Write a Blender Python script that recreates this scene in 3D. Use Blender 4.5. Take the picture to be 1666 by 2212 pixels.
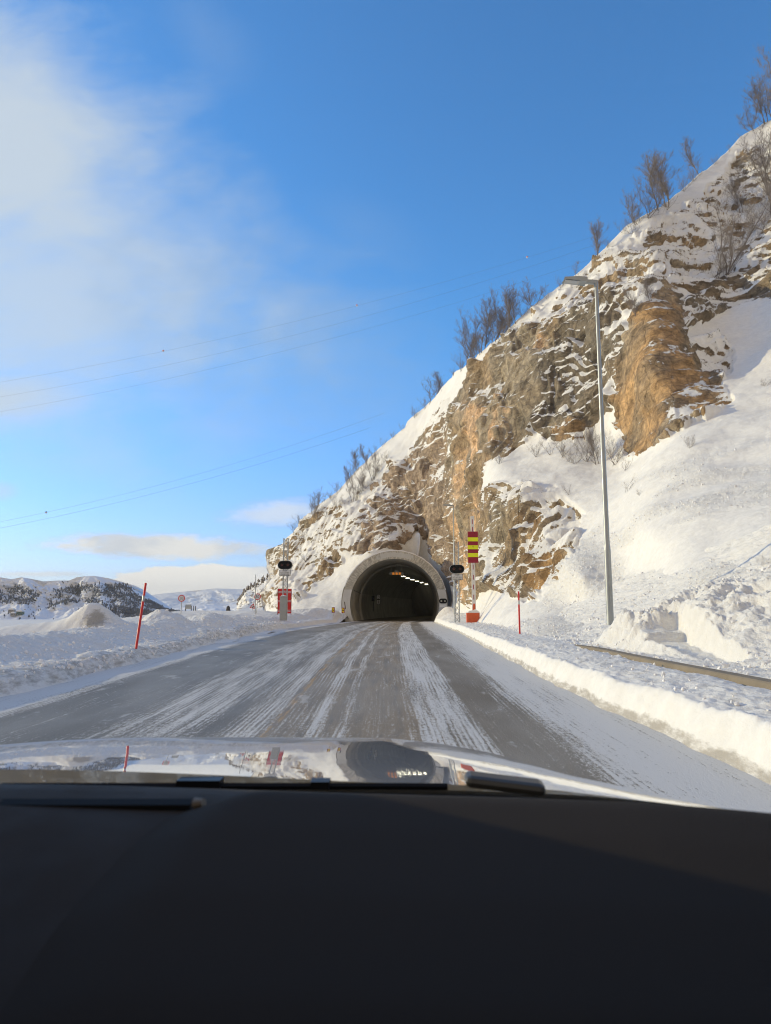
import bpy, math, random
import numpy as np
from mathutils import Vector, Matrix
R_ = math.radians
scene = bpy.context.scene
for o in list(bpy.data.objects): bpy.data.objects.remove(o)

# ------------------------------------------------------------------ camera
H = 1.45; PITCH = R_(7.785); F = 1536.0          # eye height, tilt, focal length in units of a 1666-wide frame
cd = bpy.data.cameras.new('camera'); cam = bpy.data.objects.new('camera', cd)
scene.collection.objects.link(cam); scene.camera = cam
cam.location = (0, 0, H); cam.rotation_euler = (math.pi/2 + PITCH, 0, 0)
cd.sensor_fit = 'VERTICAL'; cd.sensor_height = 36; cd.lens = 36*F/2212
cd.clip_start = 0.02; cd.clip_end = 60000
cd.dof.use_dof = True; cd.dof.focus_distance = 45; cd.dof.aperture_fstop = 6.5

# ------------------------------------------------------------------ light and exposure
SUN_EL = 14.0; SUN_AHEAD = 18.0                   # sun low on the left, a little ahead
sv = Vector((-math.cos(R_(SUN_AHEAD))*math.cos(R_(SUN_EL)), math.sin(R_(SUN_AHEAD))*math.cos(R_(SUN_EL)), math.sin(R_(SUN_EL))))
sd = bpy.data.lights.new('sun', 'SUN'); sd.energy = 3.35; sd.angle = R_(0.53); sd.color = (1.0, 0.83, 0.47)
so = bpy.data.objects.new('sun', sd); scene.collection.objects.link(so)
so.rotation_euler = (-sv).to_track_quat('-Z', 'Y').to_euler()
vs = scene.view_settings; vs.view_transform = 'Standard'; vs.look = 'None'; vs.gamma = 1; vs.exposure = 0.0
scene.cycles.filter_width = 1.1

def PD(px, py):
    u = px-833.0; v = 1106.0-py
    yc = F*math.cos(PITCH) - v*math.sin(PITCH); zc = F*math.sin(PITCH) + v*math.cos(PITCH)
    return u/yc, zc/yc
def W(px, py, y):
    a, b = PD(px, py); return Vector((a*y, y, H+b*y))

world = bpy.data.worlds.new('World'); scene.world = world; world.use_nodes = True
nt = world.node_tree; nt.nodes.clear()
class G:
    """tiny node-expression builder"""
    def __init__(s, nt): s.nt = nt
    def new(s, t, **k):
        n = s.nt.nodes.new(t)
        for a, b in k.items(): setattr(n, a, b)
        return n
    def put(s, sock, v):
        if hasattr(v, 'is_linked') or hasattr(v, 'links'): s.nt.links.new(v, sock)
        elif isinstance(v, (tuple, list)) and len(v) == 3 and sock.type == 'RGBA': sock.default_value = (*v, 1)
        else: sock.default_value = v
    def m(s, op, *a, clamp=False):
        n = s.new('ShaderNodeMath', operation=op, use_clamp=clamp)
        for i, v in enumerate(a): s.put(n.inputs[i], v)
        return n.outputs[0]
    def add(s, a, b): return s.m('ADD', a, b)
    def mul(s, a, b): return s.m('MULTIPLY', a, b)
    def sub(s, a, b): return s.m('SUBTRACT', a, b)
    def ss(s, x, a, b, c=0.0, d=1.0):
        n = s.new('ShaderNodeMapRange', interpolation_type='SMOOTHSTEP')
        s.put(n.inputs[0], x)
        for i, v in enumerate((a, b, c, d)): s.put(n.inputs[i+1], v)
        return n.outputs[0]
    def vmul(s, v, k):
        n = s.new('ShaderNodeVectorMath', operation='MULTIPLY'); s.put(n.inputs[0], v); n.inputs[1].default_value = k
        return n.outputs[0]
    def noise(s, v, sc, det=4, rough=.55, dist=0.0):
        n = s.new('ShaderNodeTexNoise'); s.put(n.inputs['Vector'], v); n.inputs['Scale'].default_value = sc
        n.inputs['Detail'].default_value = det; n.inputs['Roughness'].default_value = rough; n.inputs['Distortion'].default_value = dist
        return n.outputs['Fac']
    def mix(s, f, a, b, bt='MIX'):
        n = s.new('ShaderNodeMix', data_type='RGBA', blend_type=bt); s.put(n.inputs[0], f); s.put(n.inputs[6], a); s.put(n.inputs[7], b)
        return n.outputs[2]
    def sep(s, v):
        n = s.new('ShaderNodeSeparateXYZ'); s.put(n.inputs[0], v); return n.outputs
    def comb(s, x, y, z):
        n = s.new('ShaderNodeCombineXYZ'); s.put(n.inputs[0], x); s.put(n.inputs[1], y); s.put(n.inputs[2], z); return n.outputs[0]
    def attr(s, name):
        n = s.new('ShaderNodeAttribute', attribute_name=name); return n
    def bump(s, h, st, dist=.02):
        n = s.new('ShaderNodeBump'); s.put(n.inputs['Height'], h); n.inputs['Strength'].default_value = st; n.inputs['Distance'].default_value = dist
        return n.outputs[0]

g = G(nt)
sky = g.new('ShaderNodeTexSky', sky_type='NISHITA', sun_disc=False)
sky.sun_elevation = R_(SUN_EL); sky.sun_rotation = math.atan2(sv.x, sv.y)
sky.air_density = 1.0; sky.dust_density = 0.25; sky.ozone_density = 3.0; sky.altitude = 300
tc = g.new('ShaderNodeTexCoord').outputs['Generated']
X, Y, Z = g.sep(tc)
yy = g.m('MAXIMUM', Y, 0.05)
U = g.m('DIVIDE', X, yy); V = g.m('DIVIDE', Z, yy)
n1 = g.noise(g.comb(g.mul(U, 1.0), g.mul(V, 1.5), 0.0), 3.2, 7, .56, .5)
n2 = g.noise(g.comb(U, g.mul(V, 2.6), 3.0), 12.0, 6, .6, .4)
nn = g.add(g.mul(g.sub(n1, .5), 1.5), g.mul(g.sub(n2, .5), .35))
def ell(px, py, rx, ry, rot=0.0):
    u0, v0 = PD(px, py); rx /= 1536; ry /= 1536
    du = g.sub(U, u0); dv = g.sub(V, v0); c, s_ = math.cos(R_(rot)), math.sin(R_(rot))
    a = g.add(g.mul(du, c/rx), g.mul(dv, s_/rx)); b = g.add(g.mul(dv, c/ry), g.mul(du, -s_/ry))
    return g.m('SQRT', g.add(g.mul(a, a), g.mul(b, b)))
def blob(px, py, rx, ry, rot=0, soft=1.0, amp=1.0, ns=None, nk=.8):
    e = g.add(ell(px, py, rx, ry, rot), g.mul(nn if ns is None else ns, -nk))
    return g.ss(e, 1.0-soft, 1.0, amp, 0.0)
big = g.m('MAXIMUM', blob(-30, 330, 820, 540, -42, .95, .88), blob(90, 640, 1080, 470, -10, .95, .76))
big = g.m('MAXIMUM', big, blob(-10, 860, 540, 130, 5, 1.0, .85))
big = g.m('MAXIMUM', big, blob(440, 60, 130, 240, 25, 1.3, .14))
big = g.m('MAXIMUM', big, blob(780, 490, 240, 100, -25, 1.3, .12))
big = g.m('MAXIMUM', big, blob(0, 1060, 55, 30, 0, 1.0, .45))
ns3 = g.mul(g.sub(g.noise(g.comb(U, g.mul(V, 2.4), 7.0), 26, 6, .6, .3), .5), 1.0)
low = g.m('MAXIMUM', blob(340, 1181, 300, 36, -2, .6, .95, ns3, .9), blob(600, 1108, 170, 40, 6, .8, .6, ns3, .9))
low = g.m('MAXIMUM', low, blob(90, 1240, 160, 9, 0, .8, .55, ns3, .9))
cum = g.m('MAXIMUM', blob(430, 1262, 205, 46, 0, .16, .96, ns3, .55), blob(570, 1262, 120, 40, 0, .2, .9, ns3, .5))
dens = g.m('MAXIMUM', g.m('MAXIMUM', big, low), cum)
front = g.ss(Y, 0.05, 0.2)
dens = g.mul(dens, front)
shade = g.noise(g.comb(U, g.mul(V, 1.6), 11.0), 9, 5, .6)
bright = g.ss(g.add(g.mul(U, -1.0), g.mul(shade, .5)), .25, .75)
ccol = g.mix(bright, (3.2, 4.2, 5.6), (5.3, 6.0, 6.7))
cshade = g.ss(g.add(V, g.add(g.mul(g.sub(U, -.25), .38), g.mul(g.noise(g.comb(U, g.mul(V, 1.4), 1.0), 30, 5, .6), .03))), .085, .125)
cumc = g.mix(cshade, (9.0, 8.7, 8.1), (5.6, 6.0, 6.7))
ccol = g.mix(g.ss(low, .05, .4), ccol, g.mix(g.ss(shade, .35, .6), (5.8, 6.1, 6.5), (7.7, 7.6, 7.3)))
ccol = g.mix(g.ss(cum, .1, .6), ccol, cumc)
skt = g.mix(g.ss(Z, 0.0, .40), (1.25, 1.40, 2.2), (1.0, 1.88, 2.5)); skc = g.mix(1.0, sky.outputs[0], skt, 'MULTIPLY')
col = g.mix(dens, skc, ccol)
# unseen cloud cover behind us, added to warm and neutralise the fill light
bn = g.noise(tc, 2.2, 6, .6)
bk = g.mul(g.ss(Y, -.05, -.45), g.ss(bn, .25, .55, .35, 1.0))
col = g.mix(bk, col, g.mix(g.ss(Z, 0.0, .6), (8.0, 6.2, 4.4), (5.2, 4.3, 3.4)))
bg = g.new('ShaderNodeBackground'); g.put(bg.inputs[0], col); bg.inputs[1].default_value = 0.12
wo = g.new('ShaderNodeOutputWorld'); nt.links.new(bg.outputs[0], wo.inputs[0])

# ------------------------------------------------------------------ noise in numpy
_rs = np.random.RandomState(7); _perm = _rs.permutation(256).astype(np.int64); _perm = np.concatenate([_perm]*3)
_gr = _rs.normal(size=(256, 3)); _gr /= np.linalg.norm(_gr, axis=1)[:, None]
def perlin(x, y, z):
    x, y, z = np.broadcast_arrays(x, y, z)
    sh = x.shape; x = x.ravel().astype(float); y = y.ravel().astype(float); z = z.ravel().astype(float)
    xi = np.floor(x).astype(np.int64); yi = np.floor(y).astype(np.int64); zi = np.floor(z).astype(np.int64)
    xf, yf, zf = x-xi, y-yi, z-zi; xi &= 255; yi &= 255; zi &= 255
    f = lambda t: t*t*t*(t*(t*6-15)+10)
    u, v, w = f(xf), f(yf), f(zf); r = []
    for a in (0, 1):
        for b in (0, 1):
            for c in (0, 1):
                h = _perm[_perm[_perm[xi+a]+yi+b]+zi+c]; gg = _gr[h]
                r.append(gg[:, 0]*(xf-a)+gg[:, 1]*(yf-b)+gg[:, 2]*(zf-c))
    l = lambda a, b, t: a+(b-a)*t
    x00 = l(r[0], r[1], w); x01 = l(r[2], r[3], w); x10 = l(r[4], r[5], w); x11 = l(r[6], r[7], w)
    return (l(l(x00, x01, v), l(x10, x11, v), u)*1.5).reshape(sh)
def fbm(x, y, z, o=4, gain=.5):
    s = 0; a = 1.0; k = 1.0
    for i in range(o):
        s = s + a*perlin(x*k+i*17.3, y*k-i*9.1, z*k+i*5.7); a *= gain; k *= 2.03
    return s
def ridged(x, y, z, o=4, gain=.5):
    s = 0; a = 1.0; k = 1.0
    for i in range(o):
        s = s + a*(1-2*np.abs(perlin(x*k+i*11.3, y*k+i*3.1, z*k-i*7.7))); a *= gain; k *= 2.1
    return s
def sm(x, a, b):
    t = np.clip((np.asarray(x, float)-a)/(b-a), 0, 1); return t*t*(3-2*t)

# ------------------------------------------------------------------ mesh / object helpers
C = scene.collection.objects
def link_mesh(name, verts, faces, mat=None, parent=None, smooth=False, loc=None):
    me = bpy.data.meshes.new(name); me.from_pydata([tuple(v) for v in verts], [], [tuple(f) for f in faces]); me.update()
    if smooth: me.polygons.foreach_set('use_smooth', [True]*len(me.polygons))
    o = bpy.data.objects.new(name, me); C.link(o)
    if mat: me.materials.append(mat)
    if parent: o.parent = parent
    if loc is not None: o.location = loc
    return o
def fast_mesh(name, V, F_, mat, smooth=True, attrs=None, uv=None, parent=None):
    """V (n,3), F_ (m,4) or (m,3) numpy"""
    me = bpy.data.meshes.new(name); n = F_.shape[1]; m_ = len(F_)
    me.vertices.add(len(V)); me.vertices.foreach_set('co', V.astype(np.float32).ravel())
    me.loops.add(m_*n); me.loops.foreach_set('vertex_index', F_.astype(np.int32).ravel())
    me.polygons.add(m_); me.polygons.foreach_set('loop_start', np.arange(0, m_*n, n, dtype=np.int32))
    me.polygons.foreach_set('use_smooth', np.full(m_, smooth))
    me.update(calc_edges=True)
    if uv is not None:
        l = me.uv_layers.new(name='UVMap'); l.data.foreach_set('uv', uv[F_.ravel()].astype(np.float32).ravel())
    for k, a in (attrs or {}).items():
        if a.ndim == 1:
            at = me.attributes.new(k, 'FLOAT', 'POINT'); at.data.foreach_set('value', a.astype(np.float32))
        else:
            at = me.attributes.new(k, 'FLOAT_COLOR', 'POINT')
            at.data.foreach_set('color', np.concatenate([a, np.ones((len(a), 1))], 1).astype(np.float32).ravel())
    me.materials.append(mat); me.validate()
    o = bpy.data.objects.new(name, me); C.link(o)
    if parent: o.parent = parent
    return o
def gridfaces(r, c, mask=None):
    i = np.arange(r-1)[:, None]*c+np.arange(c-1)[None]
    f = np.stack([i, i+1, i+c+1, i+c], -1)
    if mask is not None: f = f[mask]
    return f.reshape(-1, 4)
def gridnormals(P):
    du = np.gradient(P, axis=1); dv = np.gradient(P, axis=0); n = np.cross(du, dv)
    return n/np.maximum(np.linalg.norm(n, axis=-1, keepdims=True), 1e-9)

class MB:
    def __init__(s): s.v = []; s.f = []; s.mi = []; s.cur = 0
    def mat(s, i): s.cur = i; return s
    def face(s, idx): s.f.append(tuple(idx)); s.mi.append(s.cur)
    def box(s, c, d, rz=0, rx=0, ry=0):
        M = Matrix.Translation(c) @ Matrix.Rotation(rz, 4, 'Z') @ Matrix.Rotation(ry, 4, 'Y') @ Matrix.Rotation(rx, 4, 'X')
        b = len(s.v)
        for x in (-1, 1):
            for y in (-1, 1):
                for z in (-1, 1): s.v.append(M @ Vector((x*d[0]/2, y*d[1]/2, z*d[2]/2)))
        for q in ((0, 1, 3, 2), (4, 6, 7, 5), (0, 4, 5, 1), (2, 3, 7, 6), (0, 2, 6, 4), (1, 5, 7, 3)): s.face([b+i for i in q])
        return s
    def tube(s, a, b_, r0, r1=None, n=10, caps=True):
        a = Vector(a); b_ = Vector(b_); r1 = r0 if r1 is None else r1
        d = (b_-a).normalized(); u = d.orthogonal().normalized(); w = d.cross(u); b = len(s.v)
        for p, r in ((a, r0), (b_, r1)):
            for i in range(n):
                t = 2*math.pi*i/n; s.v.append(p+u*(r*math.cos(t))+w*(r*math.sin(t)))
        for i in range(n): s.face([b+i, b+(i+1) % n, b+n+(i+1) % n, b+n+i])
        if caps: s.face([b+i for i in range(n)][::-1]); s.face([b+n+i for i in range(n)])
        return s
    def path(s, pts, r, n=8):
        for i in range(len(pts)-1): s.tube(pts[i], pts[i+1], r if not hasattr(r, '__len__') else r[i], r if not hasattr(r, '__len__') else r[i+1], n)
        return s
    def prism(s, poly, y0, y1):
        """poly in the x-z plane pushed from y0 to y1"""
        b = len(s.v); n = len(poly)
        for y in (y0, y1):
            for p in poly: s.v.append(Vector((p[0], y, p[1])))
        for i in range(n): s.face([b+i, b+(i+1) % n, b+n+(i+1) % n, b+n+i])
        s.face([b+i for i in range(n)]); s.face([b+n+i for i in range(n)][::-1])
        return s
    def build(s, name, mats, parent=None, smooth=False, bevel=0):
        o = link_mesh(name, s.v, s.f, None, parent, smooth)
        for m_ in (mats if isinstance(mats, (list, tuple)) else [mats]): o.data.materials.append(m_)
        o.data.polygons.foreach_set('material_index', s.mi)
        if smooth:
            try: o.data.set_sharp_from_angle(angle=R_(40))
            except Exception: pass
        if bevel:
            b = o.modifiers.new('bevel', 'BEVEL'); b.width = bevel; b.segments = 2; b.limit_method = 'ANGLE'
        return o
def tag(o, label=None, cat=None, group=None, kind=None):
    for k, v in (('label', label), ('category', cat), ('group', group), ('kind', kind)):
        if v: o[k] = v
    return o
def empty(name, loc, label, cat, group=None, rz=0):
    o = bpy.data.objects.new(name, None); C.link(o); o.location = loc; o.rotation_euler = (0, 0, rz); o.empty_display_size = .3
    return tag(o, label, cat, group)
def copy_tree(o, parent=None):
    c = o.copy(); C.link(c); c.parent = parent
    for ch in list(o.children): copy_tree(ch, c)
    return c

# ------------------------------------------------------------------ materials
def mat(name, col=(.5, .5, .5), rough=.6, metal=0.0, emit=None, es=0.0, var=0.0, vsc=3.0, bumpk=0.0, bsc=30.0):
    m_ = bpy.data.materials.new(name); m_.use_nodes = True; g = G(m_.node_tree); b = m_.node_tree.nodes['Principled BSDF']
    b.inputs['Base Color'].default_value = (*col, 1); b.inputs['Roughness'].default_value = rough; b.inputs['Metallic'].default_value = metal
    tc = g.new('ShaderNodeTexCoord').outputs['Object']
    if var:
        n = g.noise(tc, vsc, 5, .6); g.put(b.inputs['Base Color'], g.mix(g.ss(n, .3, .7), tuple(c*(1-var) for c in col), tuple(min(1, c*(1+var)) for c in col)))
        g.put(b.inputs['Roughness'], g.ss(g.noise(tc, vsc*2.3, 3), .2, .8, max(.02, rough-.12), min(1, rough+.12)))
    if bumpk: g.put(b.inputs['Normal'], g.bump(g.noise(tc, bsc, 4), bumpk, .01))
    if emit: b.inputs['Emission Color'].default_value = (*emit, 1); b.inputs['Emission Strength'].default_value = es
    return m_
M = {
 'galv': mat('galvanised steel', (.40, .42, .43), .45, .75, var=.15, vsc=4),
 'pole': mat('lamp post steel', (.33, .35, .35), .42, .55, var=.10, vsc=2),
 'black': mat('black paint', (.012, .013, .015), .35),
 'white': mat('white paint', (.78, .78, .76), .5, var=.06),
 'signwhite': mat('white sign face', (.72, .73, .74), .5, var=.05),
 'red': mat('red sign paint', (.60, .02, .02), .45, var=.1),
 'darkred': mat('dark red board', (.30, .006, .03), .45, var=.08),
 'yellow': mat('fluorescent yellow', (.80, .88, .01), .4),
 'signyel': mat('marker yellow', (.80, .60, .02), .4),
 'orange': mat('orange enamel', (.62, .10, .025), .5, var=.12),
 'orangeglow': mat('orange lamp board', (.9, .3, .03), .5, emit=(1, .33, .04), es=.35),
 'cabinet': mat('grey cabinet paint', (.36, .37, .36), .55, var=.06),
 'lens': mat('dark signal lens', (.055, .008, .010), .15),
 'lensclear': mat('clear signal lens', (.45, .45, .44), .15),
 'bark': mat('birch bark', (.20, .175, .155), .8, var=.3, vsc=3),
 'twig': mat('bare twigs', (.24, .21, .195), .8, var=.25, vsc=2),
 'wire': mat('power wire', (.16, .17, .19), .5, .4),
 'ballred': mat('marker ball red', (.75, .10, .04), .5),
 'lamp': mat('tunnel lamp', (.9, .9, .8), .4, emit=(1.0, .93, .72), es=22.0),
 'dark': mat('dark distant wood', (.095, .10, .115), .9, var=.3, vsc=.02),
 'housewall': mat('pale house wall', (.30, .28, .25), .8),
 'housegreen': mat('green house wall', (.08, .14, .11), .8),
 'stone': mat('dark stone', (.06, .055, .05), .8, var=.2),
}
def concrete(name, base, stain=.3, board=0, white=False):
    m_ = bpy.data.materials.new(name); m_.use_nodes = True; g = G(m_.node_tree); b = m_.node_tree.nodes['Principled BSDF']
    tc = g.new('ShaderNodeTexCoord').outputs['Object']; b.inputs['Roughness'].default_value = .85
    n = g.noise(tc, .5, 6, .65); n2 = g.noise(g.vmul(tc, (1, 1, .15)), 2.2, 5, .6)
    f = g.ss(g.add(g.mul(n, .6), g.mul(n2, .5)), .35, .75)
    c = g.mix(f, tuple(x*(1-stain) for x in base), tuple(min(1, x*(1+stain*.5)) for x in base))
    if board:      # marks of radial formwork boards and flaking whitewash on the crown
        x, y, z = g.sep(tc); ang = g.m('ARCTAN2', x, g.sub(z, 2.15)); r = g.m('SQRT', g.add(g.mul(x, x), g.mul(g.sub(z, 2.15), g.sub(z, 2.15))))
        q = g.comb(g.mul(ang, 26.0), g.mul(r, 1.0), 0.0)
        st = g.noise(q, 1.6, 4, .7)
        c = g.mix(g.ss(st, .40, .62), tuple(x*.52 for x in base), c)
        wm = g.ss(g.add(g.m('ABSOLUTE', g.add(ang, .0)), g.mul(g.noise(q, .55, 3, .7), .35)), .50, .56, 1.0, 0.0)
        rm = g.mul(g.ss(g.add(r, g.mul(g.noise(q, .8, 4), .5)), 5.75, 5.85), g.ss(g.add(r, g.mul(g.noise(q, .9, 3), .5)), 6.36, 6.42, 1.0, 0.0))
        c = g.mix(g.mul(g.mul(wm, rm), .9), c, (.56, .57, .56))
        g.put(b.inputs['Normal'], g.bump(st, .5, .04))
    else:
        g.put(b.inputs['Normal'], g.bump(g.noise(tc, 9, 5), .3, .02))
    g.put(b.inputs['Base Color'], c)
    return m_
M['conc'] = concrete('weathered concrete', (.33, .31, .27)); M['ring'] = concrete('board marked concrete', (.64, .62, .55), board=1)
M['wallconc'] = concrete('barrier concrete', (.24, .20, .145), .2)
M['lining'] = concrete('tunnel lining dark', (.50, .50, .46), .25); M['panel'] = concrete('tunnel wall panel', (.66, .65, .60), .25)

def snow_material(name='snow', rock=False, dirt=True):
    m_ = bpy.data.materials.new(name); m_.use_nodes = True; g = G(m_.node_tree); b = m_.node_tree.nodes['Principled BSDF']
    P = g.new('ShaderNodeNewGeometry').outputs['Position']
    b.inputs['Roughness'].default_value = .75; b.inputs['Specular IOR Level'].default_value = .25
    fine = g.noise(P, 22, 5, .65); mid = g.noise(P, 3.2, 6, .62); grain = g.noise(P, 95, 2, .5)
    sn = g.mix(g.ss(mid, .3, .7), (.79, .775, .73), (.86, .845, .80))
    if not rock:
        d = g.attr('dirt').outputs['Fac']
        dn = g.noise(g.vmul(P, (1, .45, 1.6)), 5.0, 6, .72)
        df = g.ss(g.add(d, g.sub(dn, .5)), .38, .72)
        sn = g.mix(g.mul(df, .75), sn, (.30, .265, .21))
        g.put(b.inputs['Base Color'], sn)
        rough = g.attr('lump').outputs['Fac']
        h = g.add(g.mul(fine, .5), g.add(g.mul(mid, 1.0), g.mul(grain, .12)))
        g.put(b.inputs['Normal'], g.bump(g.mul(h, g.add(.25, g.mul(rough, .9))), .8, .07))
        return m_
    s0 = g.attr('snow').outputs['Fac']; rc = g.attr('rockcol').outputs['Color']; lump = g.attr('lump').outputs['Fac']
    # strata: thin beds dipping down the slope
    px_, py_, pz_ = g.sep(P); q = g.comb(g.mul(px_, .42), g.mul(g.sub(py_, g.mul(pz_, .27)), .40), g.mul(g.add(pz_, g.mul(py_, .25)), 1.15))
    stb = g.noise(q, 1.0, 10, .68, .15); stv = g.noise(g.vmul(P, (1.1, 1.1, .42)), 1.0, 10, .70); mst = g.new('ShaderNodeMix', data_type='FLOAT'); g.put(mst.inputs[0], g.attr('massive').outputs['Fac']); g.put(mst.inputs[2], stb); g.put(mst.inputs[3], stv); st = mst.outputs[0]; st2 = g.noise(g.vmul(P, (1.2, 1.2, 1.5)), 1.2, 10, .76)
    vc = g.new('ShaderNodeTexVoronoi', feature='F1'); g.put(vc.inputs['Vector'], g.comb(g.add(g.mul(px_, .9), g.mul(st2, .8)), g.add(g.mul(py_, .85), g.mul(st2, .8)), g.mul(g.add(pz_, g.mul(py_, .2)), .62))); vc.inputs['Scale'].default_value = 1.0; vr, vg_, vb = g.sep(vc.outputs['Color'])
    fnoise = g.add(g.mul(g.sub(st, .5), 1.7), g.mul(g.sub(g.noise(P, 1.7, 7, .7), .5), .9))
    sf = g.ss(g.add(s0, fnoise), .46, .54)
    dark = g.ss(st, .36, .50)
    rk = g.mix(g.ss(st2, .35, .68), g.mix(1.0, rc, (.62, .61, .60), 'MULTIPLY'), g.mix(1.0, rc, (1.38, 1.36, 1.3), 'MULTIPLY'))
    rk = g.mix(g.mul(g.sub(1.0, dark), .45), rk, g.mix(1.0, rc, (.30, .30, .31), 'MULTIPLY'))
    rk = g.mix(1.0, rk, g.mix(vr, (.78, .78, .78), (1.25, 1.23, 1.2)), 'MULTIPLY')
    ln = g.ss(g.m('ABSOLUTE', g.sub(g.noise(g.vmul(q, (.8, .8, 1.6)), 1.5, 6, .6, .8), .5)), 0.0, .018, 1.0, 0.0)
    rk = g.mix(g.mul(ln, .5), rk, (.035, .03, .024))
    vo = g.new('ShaderNodeTexVoronoi', feature='DISTANCE_TO_EDGE'); g.put(vo.inputs['Vector'], g.vmul(P, (.8, .8, .6))); vo.inputs['Scale'].default_value = 1.0
    crack = g.ss(vo.outputs['Distance'], 0.0, .05)
    rk = g.mix(g.mul(g.sub(1.0, crack), .22), rk, (.03, .027, .022))
    g.put(b.inputs['Base Color'], g.mix(sf, rk, sn))
    hr = g.add(g.mul(st, 1.1), g.add(g.mul(st2, 1.0), g.add(g.mul(crack, .25), g.mul(vr, .45))))
    hs = g.mul(g.add(g.mul(g.noise(P, 5.5, 6, .68), 1.0), g.mul(fine, .3)), g.add(.07, g.mul(lump, .65)))
    mx = g.new('ShaderNodeMix', data_type='FLOAT'); g.put(mx.inputs[0], sf); g.put(mx.inputs[2], g.mul(hr, 1.6)); g.put(mx.inputs[3], g.add(hs, .6))
    g.put(b.inputs['Normal'], g.bump(mx.outputs[0], .62, .26))
    return m_
M['snow'] = snow_material('snow'); M['mountain'] = snow_material('snow and rock', True)

# ------------------------------------------------------------------ ground height beside the road
def interp(v, xs, ys): return np.interp(v, xs, ys)
def bxL(y): return interp(y, [0, 12, 18, 31, 50, 70, 86, 120], [-6.2, -6.4, -6.6, -7.4, -7.7, -6.2, -5.0, -5.0])
def bxR(y): return interp(y, [0, 6, 14, 30, 43, 60, 79, 86], [3.25, 3.2, 3.25, 3.9, 4.5, 4.9, 5.3, 6.0])
def gauss(x, y, cx, cy, sx, sy, h, rot=0):
    c, s_ = math.cos(R_(rot)), math.sin(R_(rot)); a = (x-cx)*c+(y-cy)*s_; b = -(x-cx)*s_+(y-cy)*c
    return h*np.exp(-(a/sx)**2-(b/sy)**2)
def hL(x, y, fine=True):
    x = np.asarray(x, float); y = np.asarray(y, float)
    e = bxL(y)-x + .30*fbm(x*.25, y*.35, 1.0, 3)
    far = sm(y, 38, 62)
    z = -.06+.36*sm(e, -.1, .45)-.05*sm(e, .6, 1.1)+.45*sm(e, 1.0, 3.0) - (1-far)*.42*sm(e, 3.4, 5.0) + far*.22*sm(e, 3, 7)
    for a in ((-13.2, 28.2, 2.6, 1.4, .50, 4), (-11.5, 28.0, 1.0, .8, .85, 0), (-18, 29.0, 4.5, 1.6, .38, 0), (-10.9, 35, 1.0, 1.3, .62, 0), (-9.0, 33, 2.0, 2.0, .25, 20),
              (-11.5, 44, 4.0, 2.5, .42, 10), (-9.4, 41, 1.5, 1.7, .30, 0), (-9.2, 52, 1.8, 2.5, .25, 0), (-8.2, 82, 3.2, 3.2, .75, 0), (-4.9, 85.2, .8, 1.3, .55, 0), (-5.9, 84, 1.6, 2.5, .6, 0), (-12, 72, 6, 4, .35, -20), (-21, 80, 9, 6, .35, 0)):
        z = z+gauss(x, y, *a)
    dr = np.maximum(0, -15-(np.maximum(y, 30)-30)*.16-x); z = z-.11*dr-.0006*dr*dr
    z = z-.12*np.maximum(0, y-125)
    if fine:
        bank = sm(e, .1, .8)
        near = 1-sm(y, 30, 60)*.3
        z = z+bank*(.10*fbm(x*.5, y*.45, 2.0, 4)+.045*ridged(x*1.9, y*1.5, 3.0, 4)*(sm(e, 0, 1)*(1-sm(e, 4.0, 5.4)*.85)))
        z = z+bank*sm(y, 28, 36)*(1-sm(y, 60, 70))*.10*np.abs(fbm(x*1.4, y*1.2, 5.0, 4))
    return z
def hS(x, y):
    xs = interp(y, [5, 12, 17, 20, 28, 40, 57, 80], [5.0, 5.6, 5.55, 5.6, 5.9, 6.4, 7.4, 8.6])
    d = np.maximum(0, x-xs); return .38+.34*d+.055*d*d
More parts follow.
